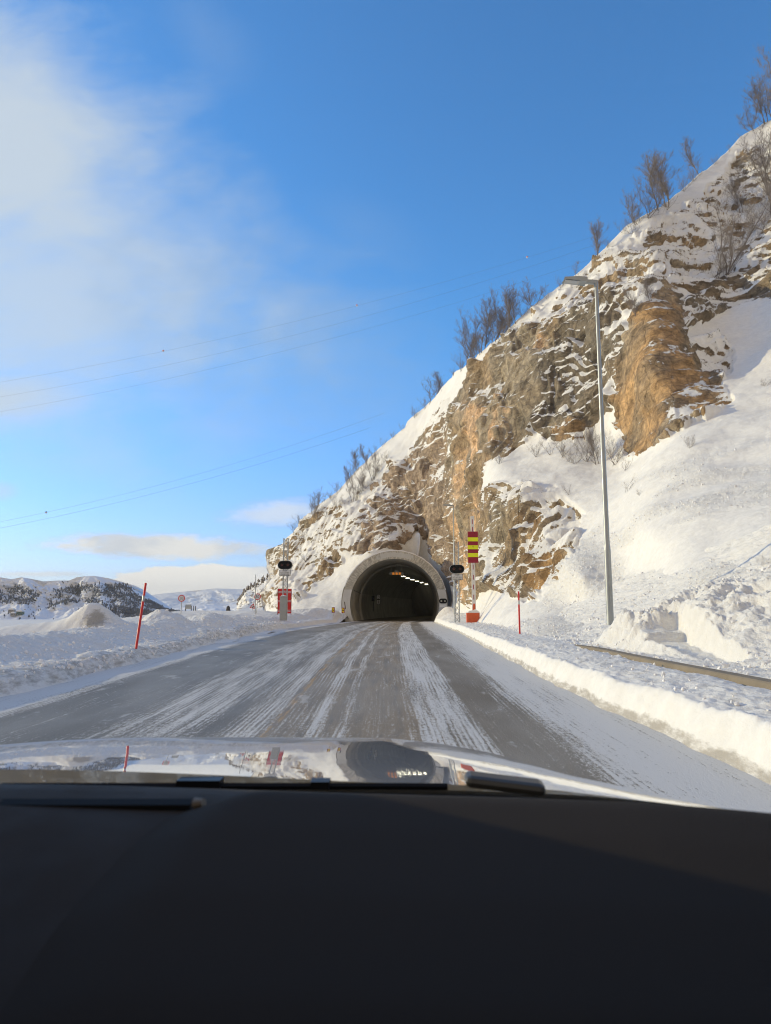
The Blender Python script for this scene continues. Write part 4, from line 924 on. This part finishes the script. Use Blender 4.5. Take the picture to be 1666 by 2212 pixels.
for v, x, y, h, l in (
 ('s', 634, 1147, 24, 'lowest tiny bare bush on the crest, at the far left end of the mountain'), ('c', 681, 1118, 52, 'dense round bare birch on the lower crest above the left signal mast'),
 ('d', 700, 1088, 22, 'small thin sapling just right of the dense round birch on the lower crest'), ('s', 725, 1066, 28, 'small bare bush on the crest between the round birch and the twin thin birches'),
 ('a', 748, 1040, 42, 'thin upright birch on the crest, left of the pair above the tunnel'), ('b', 772, 1015, 46, 'forked birch on the crest above the left side of the tunnel'),
 ('a', 792, 1000, 42, 'short birch on the crest just right of the forked one above the tunnel'), ('s', 848, 946, 16, 'tiny tuft of twigs at the dark crest overhang'),
 ('d', 925, 872, 62, 'leaning slender birch at the left of the pair below the dense grove'), ('a', 938, 860, 74, 'tall slender birch at the right of the pair below the dense grove'), ('s', 916, 882, 26, 'low bush at the feet of the slender pair of birches'),
 ('s', 998, 803, 42, 'bushy clump at the lower left end of the dense crest grove'), ('b', 1012, 792, 82, 'first birch at the lower left end of the dense crest grove'), ('c', 1030, 780, 96, 'second birch from the left in the dense crest grove'),
 ('b', 1048, 762, 110, 'third birch from the left in the dense crest grove'), ('a', 1064, 748, 108, 'fourth birch from the left in the dense crest grove'), ('c', 1080, 735, 112, 'fifth birch from the left in the dense crest grove, the broadest'),
 ('b', 1098, 718, 100, 'sixth birch from the left in the dense crest grove'), ('d', 1116, 702, 78, 'last birch at the upper right end of the dense crest grove'), ('w', 1152, 668, 82, 'fan shaped birch standing alone between dense grove and street lamp head'),
 ('d', 1238, 592, 38, 'tiny birch on the crest just left of the street lamp head'), ('b', 1288, 552, 82, 'pale thin birch on the crest directly above the street lamp head'), ('k', 1345, 505, 34, 'low crooked birch bush on the crest right of the lamp head birch'),
 ('c', 1378, 490, 76, 'leftmost spreading birch in the upper crest group'), ('x', 1400, 478, 88, 'low leaning many stemmed birch in the upper crest group'), ('a', 1422, 462, 116, 'white trunked birch in the middle of the upper crest group'),
 ('b', 1440, 448, 124, 'tallest birch in the upper crest group'), ('a', 1455, 434, 128, 'rightmost tall birch in the upper crest group'), ('s', 1478, 412, 40, 'low bush right of the tallest crest birches'), ('s', 1500, 388, 40, 'low bush at the foot of the lone thin birch near the top'),
 ('a', 1513, 374, 84, 'lone thin birch high on the crest'), ('d', 1575, 328, 22, 'tiny sapling high on the crest between lone birch and right edge'), ('c', 1628, 288, 60, 'spreading bush birch near the top right corner'), ('b', 1655, 268, 110, 'tall birch at the top right corner of the crest'), ('c', 1680, 262, 150, 'large birch cut by the right edge at the crest')):
    tree(v, x, y, h, l, GR)
rf = random.Random(8)
for x, lb in ((652, 'low scrub between the lowest crest bush and the round birch'), (712, 'low scrub right of the small thin sapling on the lower crest'), (765, 'low scrub at the foot of the forked birch above the tunnel'),
  (806, 'low scrub just above the pair of birches over the tunnel'), (825, 'low scrub left of the dark crest overhang'), (870, 'low scrub right of the dark crest overhang'), (897, 'low scrub under the leaning slender birch on the crest'),
  (955, 'low scrub right of the tall slender birch below the grove'), (983, 'low scrub at the lowest end of the dense crest grove'), (1040, 'low scrub in the lower half of the dense crest grove'), (1090, 'low scrub in the upper half of the dense crest grove'),
  (1130, 'low scrub between the dense grove and the fan shaped birch'), (1180, 'low scrub just right of the fan shaped birch'), (1208, 'low scrub midway from the fan birch to the lamp head'), (1312, 'low scrub on the crest right of the lamp post top'),
  (1362, 'low scrub left of the upper crest group of birches'), (1412, 'low scrub inside the upper crest group of birches'), (1488, 'low scrub left of the lone thin birch on the crest'), (1545, 'low scrub right of the lone thin birch on the crest'), (1606, 'highest low scrub on the crest near the top right corner')):
    y = float(np.interp(x, rx_, ry_)); tree(rf.choice('skt'), x, y+rf.uniform(1, 8), rf.uniform(16, 34), lb, 'low scrub along the crest')
GF = 'bare trees and bushes growing on the rock face'
for v, x, y, h, l in (
 ('w', 1568, 602, 190, 'largest branching birch on the face below the crest, above the dark ledge'), ('x', 1545, 606, 110, 'low arching birch sprawling left from the foot of the largest face birch'), ('b', 1662, 440, 190, 'big birch at the right edge below the crest'),
 ('b', 1600, 450, 90, 'thin birch midway between largest face birch and right edge'), ('x', 1650, 500, 110, 'sprawling birch at the right edge above the dark rock'), ('a', 1384, 690, 84, 'dark small birch at the left edge of the orange rock'), ('b', 1405, 655, 58, 'pale small birch on snow above the orange rock'),
 ('k', 1440, 455, 50, 'tangled bush just under the upper crest group'), ('t', 1372, 512, 42, 'tangled bush on snow under the leftmost upper crest birch'),
 ('s', 690, 1128, 34, 'grey bush on the slope under the dense round birch'), ('t', 712, 1120, 30, 'low tangle of twigs on the left rocky slope'), ('s', 735, 1105, 34, 'bush in the snow gully left of the brown buttress'), ('c', 762, 1080, 60, 'tall bush in the snow gully, left of three above the tunnel'),
 ('s', 782, 1060, 64, 'tall bush in the snow gully, middle of three above the tunnel'), ('c', 805, 1035, 66, 'tall bush in the snow gully, right of three above the tunnel'), ('t', 655, 1170, 36, 'dark bush on the lower left rocks near the round birch'), ('k', 665, 1215, 40, 'thin bush on the left rocks level with the signal'),
 ('t', 1100, 720, 26, 'small bush hanging at the cliff top below the dense grove'), ('t', 1075, 752, 24, 'small bush on the snow rim below the middle of the grove'), ('k', 1255, 600, 30, 'small bush under the crest left of the lamp post')):
    tree(v, x, y, h, l, GF)
GS = 'bare shrubs on the snow ledge and slope below the cliff'
for v, x, y, h, l in (
 ('s', 1080, 1003, 26, 'small pale shrub at the far left of the snow ledge'), ('s', 1160, 990, 34, 'small shrub on the ledge left of the snow cone'), ('k', 1190, 985, 44, 'shrub in the middle of the ledge right of the snow cone'), ('s', 1215, 988, 48, 'shrub on the ledge directly under the brown rock foot'),
 ('t', 1242, 1000, 44, 'reddish thick shrub on the ledge left of the lamp post'), ('s', 1268, 995, 62, 'tall shrub on the ledge just left of the lamp post'), ('b', 1290, 1000, 84, 'tallest shrub on the ledge behind the lamp post'), ('s', 1325, 1000, 70, 'spreading shrub on the ledge just right of the lamp post'),
 ('k', 1345, 1012, 40, 'shrub on the ledge close to the orange cliff foot'), ('k', 1358, 1068, 44, 'lone forked shrub on the open slope right of the lamp post'), ('t', 1385, 1072, 16, 'flattened twigs beside the lone forked shrub'), ('k', 1228, 1062, 34, 'thin lone shrub on the slope left of the lamp post'),
 ('k', 1408, 955, 34, 'thin shrub at the foot of the orange cliff'), ('s', 1430, 945, 30, 'second thin shrub along the foot of the orange cliff'), ('s', 1494, 975, 30, 'sparse shrub on the open snow right of the orange cliff'), ('t', 1660, 1225, 30, 'tiny twigs at the right edge by the long pole shadow'), ('t', 1655, 838, 22, 'tiny twigs at the right edge high on the open slope')):
    tree(v, x, y, h, l, GS)

# ------------------------------------------------------------------ far mountains
fm = bpy.data.materials.new('far snow and scrub'); fm.use_nodes = True; g = G(fm.node_tree); b = fm.node_tree.nodes['Principled BSDF']; b.inputs['Roughness'].default_value = .9
P = g.new('ShaderNodeNewGeometry').outputs['Position']; w_ = g.attr('wood').outputs['Fac']
n_ = g.noise(P, .035, 6, .7); f_ = g.ss(g.add(w_, g.mul(g.sub(n_, .5), 1.4)), .45, .62)
g.put(b.inputs['Base Color'], g.mix(g.mul(f_, .52), (.80, .82, .85), (.13, .14, .15)))
g.put(b.inputs['Normal'], g.bump(g.noise(P, .05, 6, .65), .6, 4.0)); M['far'] = fm
def far_range(name, rdg, x0, x1, base_y, d0, d1, amp, woodfn, label, nc=420, nr=110, mt=None):
    cx_ = np.linspace(x0, x1, nc); rx, ry = zip(*rdg); rid_ = np.interp(cx_, rx, ry); tt = np.linspace(0, 1, nr)[:, None]
    px = np.broadcast_to(cx_[None], (nr, nc)); py = base_y+(rid_-base_y)[None]*tt**.9; dp = d0+(d1-d0)*tt**1.2+0*px
    dp = dp*(1+.05*fbm(px/60, py/60, 0*px, 4)*tt*(1-tt)*4)
    u = px-833; v = 1106-py; yc_ = F*math.cos(PITCH)-v*math.sin(PITCH); zc_ = F*math.sin(PITCH)+v*math.cos(PITCH)
    P_ = np.stack([u/yc_*dp, dp, H+zc_/yc_*dp], -1)
    env = np.sin(np.pi*np.clip(tt, 0, 1))**.7
    P_[..., 1] += env*amp*ridged(P_[..., 0]/(amp*3.5), P_[..., 1]/(amp*9), P_[..., 2]/(amp*2.2), 5, .55)
    P_[..., 2] += env*amp*.10*fbm(P_[..., 0]/(amp*1.2), P_[..., 1]/(amp*1.2), 0*px, 4)
    wd = woodfn(px, py, tt+0*px)
    bk = []
    for k in range(1, 9):
        q_ = P_[-1].copy(); q_[:, 1] += (d1*.06)*k; q_[:, 2] -= (d1*.004)*k*k; bk.append(q_)
    P2 = np.concatenate([P_, np.array(bk)], 0); wd2 = np.concatenate([wd, np.zeros((8, nc))], 0)
    at_ = {'wood': wd2.ravel()}
    if mt: at_ = {'snow': np.concatenate([1.0-wd, np.ones((8, nc))], 0).ravel(), 'rockcol': np.broadcast_to(c0, P2.shape).reshape(-1, 3), 'lump': np.full(P2.shape[0]*nc, .2)}
    return tag(fast_mesh(name, P2.reshape(-1, 3), gridfaces(*P2.shape[:2]), mt or M['far'], True, at_), label, kind='structure'), P_, wd
lr = [(-420, 1262), (-250, 1240), (-100, 1252), (0, 1247), (25, 1251), (47, 1247), (66, 1250), (94, 1256), (125, 1254), (150, 1254), (166, 1247), (182, 1245), (205, 1244), (234, 1249), (260, 1256), (279, 1265), (297, 1277), (312, 1287), (325, 1295), (344, 1310), (380, 1322), (400, 1334)]
def woodL(px, py, t_):
    w = np.zeros(px.shape)
    for poly, s_, a in (([(100, 1270), (140, 1268), (200, 1255), (260, 1262), (310, 1290), (350, 1316), (385, 1330), (240, 1334), (190, 1312), (150, 1300), (110, 1310), (85, 1315)], 9, .62),
                     ([(16, 1262), (30, 1262), (58, 1285), (55, 1300), (40, 1312), (0, 1305), (-60, 1300), (-60, 1275)], 8, .58), ([(72, 1300), (90, 1290), (100, 1316), (80, 1320)], 5, .55), ([(240, 1312), (330, 1310), (400, 1336), (250, 1340)], 6, .75), ([(-10, 1318), (30, 1318), (30, 1328), (-10, 1330)], 4, .40), ([(-400, 1280), (-100, 1270), (-80, 1310), (-400, 1320)], 10, .55)):
        w = np.maximum(w, a*sm(sdist(px, py, poly), -s_, s_))
    return w-.12
_, PL, WL = far_range('hills', lr, -420, 400, 1342, 1500, 1800, 45, woodL, 'snow covered hill with dark birch woods across the fjord', 560, 150)
fr = [(280, 1292), (315, 1287), (351, 1282), (397, 1278), (430, 1275), (465, 1271), (500, 1272), (526, 1273), (600, 1268), (800, 1262)]
far_range('hills', fr, 280, 800, 1322, 5200, 7500, 190, lambda px, py, t_: .10+.22*sm(-py, -1316, -1306)*0-.0*px, 'distant pale snowy mountains in the middle of the horizon', 360, 110)
far_range('hills', [(330, 1318), (380, 1313), (440, 1306), (480, 1309), (530, 1301), (600, 1296)], 330, 600, 1334, 1900, 2600, 45, lambda px, py, t_: .22+0*px, 'low snowy shore hills before the distant mountains', 200, 50)
sp, PS, WS = far_range('rock_spur', [(511, 1312), (515, 1297), (529, 1273), (545, 1263), (557, 1257), (578, 1243), (620, 1225), (700, 1190)], 511, 700, 1322, 165, 215, 1.3,
    lambda px, py, t_: .34+.25*fbm(px/9, py/9, 0*px, 3)-.9*sm(t_, .9, 1.0)-.7*sm(-t_, -.16, 0), 'farther snowy rock spur with dark bushes left of the main cliff', 260, 150, M['mountain'])
# birch wood on the hill across the fjord: a mass nobody could count
rs = np.random.RandomState(9); I = rs.randint(2, PL.shape[0]-4, 90000); J = rs.randint(2, PL.shape[1]-2, 90000)
pw = WL[I, J]+.38*fbm(PL[I, J, 0]/70, PL[I, J, 1]/70, PL[I, J, 2]/40, 3); ok = rs.rand(90000) < np.clip((pw-.30)*.95, .004, .5); I, J = I[ok], J[ok]
base_ = PL[I, J]+rs.normal(size=(len(I), 3))*np.array([4, 4, 0]); hh = 2.2+3.2*rs.rand(len(I)); n = len(I)
tv = np.array([[-.3, 0, 0], [.3, .1, 0], [0, -.3, .1], [-.33, .1, .5], [.36, 0, .45], [0, -.35, .55], [.0, 0, 1.0]])
tf = np.array([[0, 1, 4], [0, 4, 3], [1, 2, 5], [1, 5, 4], [2, 0, 3], [2, 3, 5], [3, 4, 6], [4, 5, 6], [5, 3, 6]])
V_ = tv[None]*hh[:, None, None]*(1+.3*rs.normal(size=(n, 7, 1)))+base_[:, None]
tag(fast_mesh('birch_wood', V_.reshape(-1, 3), (tf[None]+(np.arange(n)*7)[:, None, None]).reshape(-1, 3), M['dark'], False), 'dark bare birch wood covering the hill across the fjord', kind='stuff')
I = rs.randint(30, PS.shape[0]-1, 1500); J = rs.randint(2, 130, 1500); ok = (rs.rand(1500) < .30) & ((I > 125) | (WS[I, J] > .55)); I, J = I[ok], J[ok]; n = len(I)
V_ = tv[None]*(.5+.7*rs.rand(n))[:, None, None]*(1+.35*rs.normal(size=(n, 7, 1)))+PS[I, J][:, None]
tag(fast_mesh('scrub', V_.reshape(-1, 3), (tf[None]+(np.arange(n)*7)[:, None, None]).reshape(-1, 3), M['bark'], False), 'dark scrub covering the farther rock spur', kind='stuff')
# houses across the fjord
for px, py, sx, mt, lb in ((27, 1326, 13, 'housegreen', 'tiny green house on the far shore, rightmost of the scattered houses'), (8, 1322, 12, 'housewall', 'tiny pale house at the left edge of the far shore'), (16, 1329, 10, 'housewall', 'tiny pale house low on the far shore between the green and edge houses')):
    j = int((px+420)/820*559); i = int(np.argmin(np.abs(np.interp(px, [p[0] for p in lr], [p[1] for p in lr])*0+1342+(1247-1342)*np.linspace(0, 1, 150)**.9-py))); p = PL[i, j]
    h_ = empty('house', (p[0], p[1]-6, p[2]-1), lb, 'house', 'houses on the far shore')
    MB().box((0, 0, 3), (sx, 9, 6)).build('wall', M[mt], h_); MB().prism([(-sx/2-.5, 6.01), (sx/2+.5, 6.01), (sx/2-3, 9), (-sx/2+3, 9)], -5, 5).build('roof', M['lsnow'], h_)
    for xx in (-3, 0, 3): MB().box((xx, -4.53, 3.4), (1.2, .05, 1.5)).build('window', M['black'], h_)

# ------------------------------------------------------------------ power lines
def wire(ctrlp, y, label, r=.022):
    xs, yy_ = zip(*ctrlp); co_ = np.polyfit(xs, yy_, 2); pts = [W(x, float(np.polyval(co_, x)), y) for x in np.linspace(xs[0]-60, xs[-1], 50)]
    o = MB().path(pts, r, 5).build('power_line', M['wire']); tag(o, label, 'power line', 'power lines crossing the sky'); return co_
c1 = wire([(0, 826), (312, 768), (353, 758), (771, 660), (922, 621), (1139, 555.6), (1300, 505)], 260, 'uppermost wire of three, the one carrying red marker balls')
wire([(0, 858), (312, 798), (922, 646), (1247, 542), (1330, 513)], 262, 'middle wire of the three crossing the upper sky')
wire([(0, 890), (312, 828), (922, 674), (1240, 572), (1330, 541)], 264, 'lowest wire of the three crossing the upper sky')
wire([(0, 1127), (100, 1107), (454, 1017), (700, 938), (830, 893)], 262, 'upper wire of the low pair, with a dark marker ball', .025)
wire([(0, 1140), (300, 1077), (571, 995.5), (800, 925)], 264, 'lower wire of the low pair above the hills', .028)
def ball(px, py, y, mt, lb):
    o = empty('marker_ball', W(px, py, y), lb, 'marker ball', 'aircraft marker balls on the wires'); V_ = ico_v*.42
    for nm, sgn, m_ in (('upper_half', 1, mt), ('lower_half', -1, M['signwhite'])):
        mb = MB(); n = 12
        for a in range(3):
            z0, z1 = sgn*.42*math.sin(a*math.pi/6), sgn*.42*math.sin((a+1)*math.pi/6); r0, r1 = .42*math.cos(a*math.pi/6), max(.01, .42*math.cos((a+1)*math.pi/6)); mb.tube((0, 0, z0), (0, 0, z1), r0, r1, n, caps=False)
        mb.build(nm, m_, o, True)
ball(353, 758, 260, M['ballred'], 'red and white marker ball on the top wire, leftmost of three'); ball(771, 660, 260, M['ballred'], 'red and white marker ball on the top wire, middle of three')
ball(1139, 555.6, 260, M['ballred'], 'red and white marker ball on the top wire, nearest the mountain'); ball(100, 1107, 262, M['stone'], 'dark and white marker ball on the low wire at the left')

# ------------------------------------------------------------------ the car we sit in
car = empty('car', (0, 0, 0), 'car seen from inside, dark dashboard and silver bonnet in front of us', 'car')
paint = bpy.data.materials.new('silver paint'); paint.use_nodes = True; b = paint.node_tree.nodes['Principled BSDF']; g = G(paint.node_tree)
b.inputs['Base Color'].default_value = (.70, .71, .72, 1); b.inputs['Metallic'].default_value = .6
tcx = g.new('ShaderNodeTexCoord').outputs['Object']; g.put(b.inputs['Roughness'], g.ss(g.noise(tcx, 9, 5, .7), .45, .8, .015, .07)); g.put(b.inputs['Normal'], g.bump(g.noise(tcx, 6, 2), .04, .01))
plastic = mat('dash plastic', (.056, .047, .039), .8, var=.08, vsc=6, bumpk=.15, bsc=400); plastic2 = mat('dash hood plastic', (.050, .041, .033), .9, bumpk=.15, bsc=400)
for m_ in (plastic, plastic2, M['black']): m_.node_tree.nodes['Principled BSDF'].inputs['Specular IOR Level'].default_value = .12
# bonnet
nx, nyb = 90, 60; xs = np.linspace(-1.15, .74, nx); tt = np.linspace(0, 1, nyb)[:, None]
farE = np.interp(xs, [-1.15, -.6, 0, .28, .36, .44, .56, .65, .70, .74], [2.02, 2.10, 2.10, 2.06, 2.0, 1.92, 1.77, 1.565, 1.355, 1.1])
dropF = np.interp(xs, [0, .15, .28, .36, .44, .56, .65, .70, .74], [0, .015, .038, .054, .074, .092, .094, .09, .11]); dropN = np.interp(xs, [.1, .27, .55, .74], [0, .005, .028, .055]); nearE = np.interp(xs, [-1.15, -.2, .2, .45, .74], [1.22, 1.22, 1.19, 1.13, 1.00])
YB = nearE[None]+(np.maximum(farE, nearE+.05)-nearE)[None]*tt; XB = xs[None]+0*YB
crown_ = 1.173-.0035-.078*((YB-1.2))-.010*(YB-1.2)**2 - (dropN[None]*(1-tt)+dropF[None]*tt) - .10*np.maximum(0, -XB-.65)**2
crown_ -= .012*np.exp(-((XB-.47)/.05)**2)*0
crown_ += .020*sm(-XB, -.1, .6)*(1-tt)
lip = np.maximum(0, (tt-.93)/.07)**2*.03; ZB = crown_-lip
rows = [np.stack([XB, YB, ZB], -1)]
down = rows[0][-1:].copy(); down[..., 1] += .05; down[..., 2] -= .12; dn2 = down.copy(); dn2[..., 2] -= .35
side = np.concatenate([rows[0], down, dn2], 0)
fast_mesh('bonnet', side.reshape(-1, 3), gridfaces(side.shape[0], nx), paint, True, parent=car)
# right wing falling away from the bonnet edge
ys_ = np.linspace(.9, 2.15, 30); V_ = []
for y in ys_:
    zt_ = 1.03-.085*(y-1.2)
    for dx, dz in ((0, -.03), (.05, -.05), (.10, -.10), (.13, -.22), (.13, -.5)): V_.append((.72-max(0, y-1.75)*.35+dx, y, zt_-.0+dz))
fast_mesh('wing', np.array(V_), gridfaces(30, 5), paint, True, parent=car)
# cowl, wiper
def strip(name, prof, mt, x0=-1.2, x1=.95, n=60, fy=None, smooth=True):
    V_ = []; xs = np.linspace(x0, x1, n)
    for x in xs:
        for y, z in prof: dy, dz = fy(x) if fy else (0, 0); V_.append((x, y+dy, z+dz))
    return fast_mesh(name, np.array(V_), gridfaces(n, len(prof)), mt, smooth, parent=car)
curve = lambda x: (-.10*max(0, x-.0)**1.5-.04*x*x, -.085*max(0, x-.28)**1.4-.012*x)
strip('cowl', [(1.25, 1.150), (1.19, 1.158), (1.13, 1.150), (1.08, 1.115), (1.00, 1.10)], M['black'], fy=curve)
mb = MB(); mb.path([Vector((x, 1.20-.10*max(0, x)**1.5, 1.166-.03*max(0, x-.2))) for x in np.linspace(-.62, .10, 12)], .006, 6); mb.box((-.30, 1.20, 1.172), (.07, .03, .012)); mb.box((-.105, 1.20, 1.170), (.03, .03, .012)); mb.build('wiper', M['black'], car)
capm = mat('wiper cap plastic', (.06, .058, .05), .4)
mb = MB(); mb.box((.182, 1.135, 1.186), (.122, .05, .018), rz=-.08, ry=.10); mb.build('wiper_cap', capm, car, bevel=.009)
# dashboard sheets
dcol = plastic
V_ = []; n = 120; xs = np.linspace(-1.1, 1.1, n)
prof = [(1.11, 1.150), (1.09, 1.176), (1.06, 1.188), (1.0, 1.201), (.95, 1.208), (.90, 1.208), (.86, 1.204), (.8, 1.19), (.7, 1.16), (.6, 1.12), (.5, 1.06), (.4, .97), (.3, .85)]
for x in xs:
    dy, dz = curve(x)
    for y, z in prof: V_.append((x, y+dy, z+dz*.9+.012*float(sm(-x, -.1, .6))))
fast_mesh('dashboard', np.array(V_), gridfaces(n, len(prof)), dcol, True, parent=car)
# long ventilation slot and its chrome end
o = MB().box((-.56, .885, 1.2205), (.66, .020, .005), rx=.1).build('air_vent', mat('vent black', (.002, .002, .002), .95), car)
MB().tube((-.225, .880, 1.222), (-.214, .876, 1.224), .007, .005, 10).build('vent_end', mat('satin trim', (.22, .18, .13), .6, .2), car)
# raised cowl over the instruments: a broad swelling of the dash
py_d, pz_d = zip(*sorted(prof[2:])); xs = np.linspace(-.42, 1.08, 150); V_ = []
for x in xs:
    dy, dz = curve(x)
    for y in np.linspace(.96, .26, 70):
        xe = float(np.interp(y, [.3, .5, .68, .80, .85, .90, .96], [-.30, -.29, -.275, -.25, -.232, -.20, -.10]))
        m_ = float(sm(x, xe-.05, xe+.07)*sm(.945-y, 0, .07)); V_.append((x, y+dy, float(np.interp(y, py_d, pz_d))+dz*.9-.004+.030*m_+.012*float(sm(-x, -.1, .6))))
fast_mesh('instrument_hood', np.array(V_), gridfaces(150, 70), plastic2, True, parent=car)
# roof, doors and pillars that keep the cabin dark
shellm = mat('headlining', (.10, .10, .10), .9)
MB().box((-.15, -.95, 1.66), (1.5, 2.1, .05)).build('roof', shellm, car, bevel=.02)
MB().box((-1.14, -.3, .75), (.10, 2.6, .80)).build('door', plastic, car); MB().box((.90, -.3, .70), (.10, 2.6, .70)).build('door', plastic, car)
shade_pane = mat('opaque shade pane', (.01, .011, .012), .05)  # opaque side panes, stretched forward, added to keep sun off the dash
for sx_, x0_, x1_ in ((-1, -1.14, -.90), (1, .90, .64)):
    mb = MB(); b0 = 0
    for o_ in (0, .006*sx_): mb.v += [Vector((x0_+o_, 1.6, 1.13)), Vector((x0_+o_, -1.6, 1.13)), Vector((x1_+o_, -1.6, 1.64)), Vector((x1_+o_, 1.0 if sx_ < 0 else .42, 1.64))]
    mb.face((0, 1, 2, 3)); mb.face((7, 6, 5, 4)); mb.face((0, 3, 7, 4)); mb.face((1, 0, 4, 5)); mb.build('side_shade_pane', shade_pane, car)
MB().tube((-1.05, 1.02, 1.12), (-.86, .12, 1.62), .045, .04, 8).build('pillar', plastic, car); MB().tube((.83, .95, 1.08), (.60, .12, 1.62), .045, .04, 8).build('pillar', plastic, car)
MB().box((-.15, -1.9, 1.0), (1.7, .1, 1.3)).build('rear_seat', plastic, car)
gm = bpy.data.materials.new('windscreen glass'); gm.use_nodes = True; g = G(gm.node_tree); ntg = gm.node_tree; ntg.nodes.clear()
tr = g.new('ShaderNodeBsdfTransparent'); tr.inputs[0].default_value = (.99, .98, .945, 1); gl = g.new('ShaderNodeBsdfGlossy'); gl.inputs['Roughness'].default_value = .02; mxs = g.new('ShaderNodeMixShader'); mxs.inputs[0].default_value = .012
out = g.new('ShaderNodeOutputMaterial'); ntg.links.new(tr.outputs[0], mxs.inputs[1]); ntg.links.new(gl.outputs[0], mxs.inputs[2]); ntg.links.new(mxs.outputs[0], out.inputs[0])
V_ = []
for x in np.linspace(-1.0, .80, 30):
    for s_ in np.linspace(0, 1, 20):
        xx = x*(1-.16*s_); V_.append((xx, 1.09*(1-s_)+.13*s_-.10*(x+.1)**2, 1.135*(1-s_)+1.64*s_+.03*math.sin(math.pi*s_)-.03*abs(x+.1)))
fast_mesh('windscreen', np.array(V_), gridfaces(30, 20), gm, True, parent=car)

# ------------------------------------------------------------------ thin winter air
hz = bpy.data.materials.new('haze'); hz.use_nodes = True; hn = hz.node_tree; hn.nodes.clear()
pv = hn.nodes.new('ShaderNodeVolumePrincipled'); pv.inputs['Color'].default_value = (.86, .90, .95, 1); pv.inputs['Density'].default_value = 6e-5; pv.inputs['Anisotropy'].default_value = .2
ho = hn.nodes.new('ShaderNodeOutputMaterial'); hn.links.new(pv.outputs[0], ho.inputs['Volume'])
tag(MB().box((0, 0, 185), (29000, 29000, 530)).build('haze', hz), 'thin pale winter air', kind='stuff')
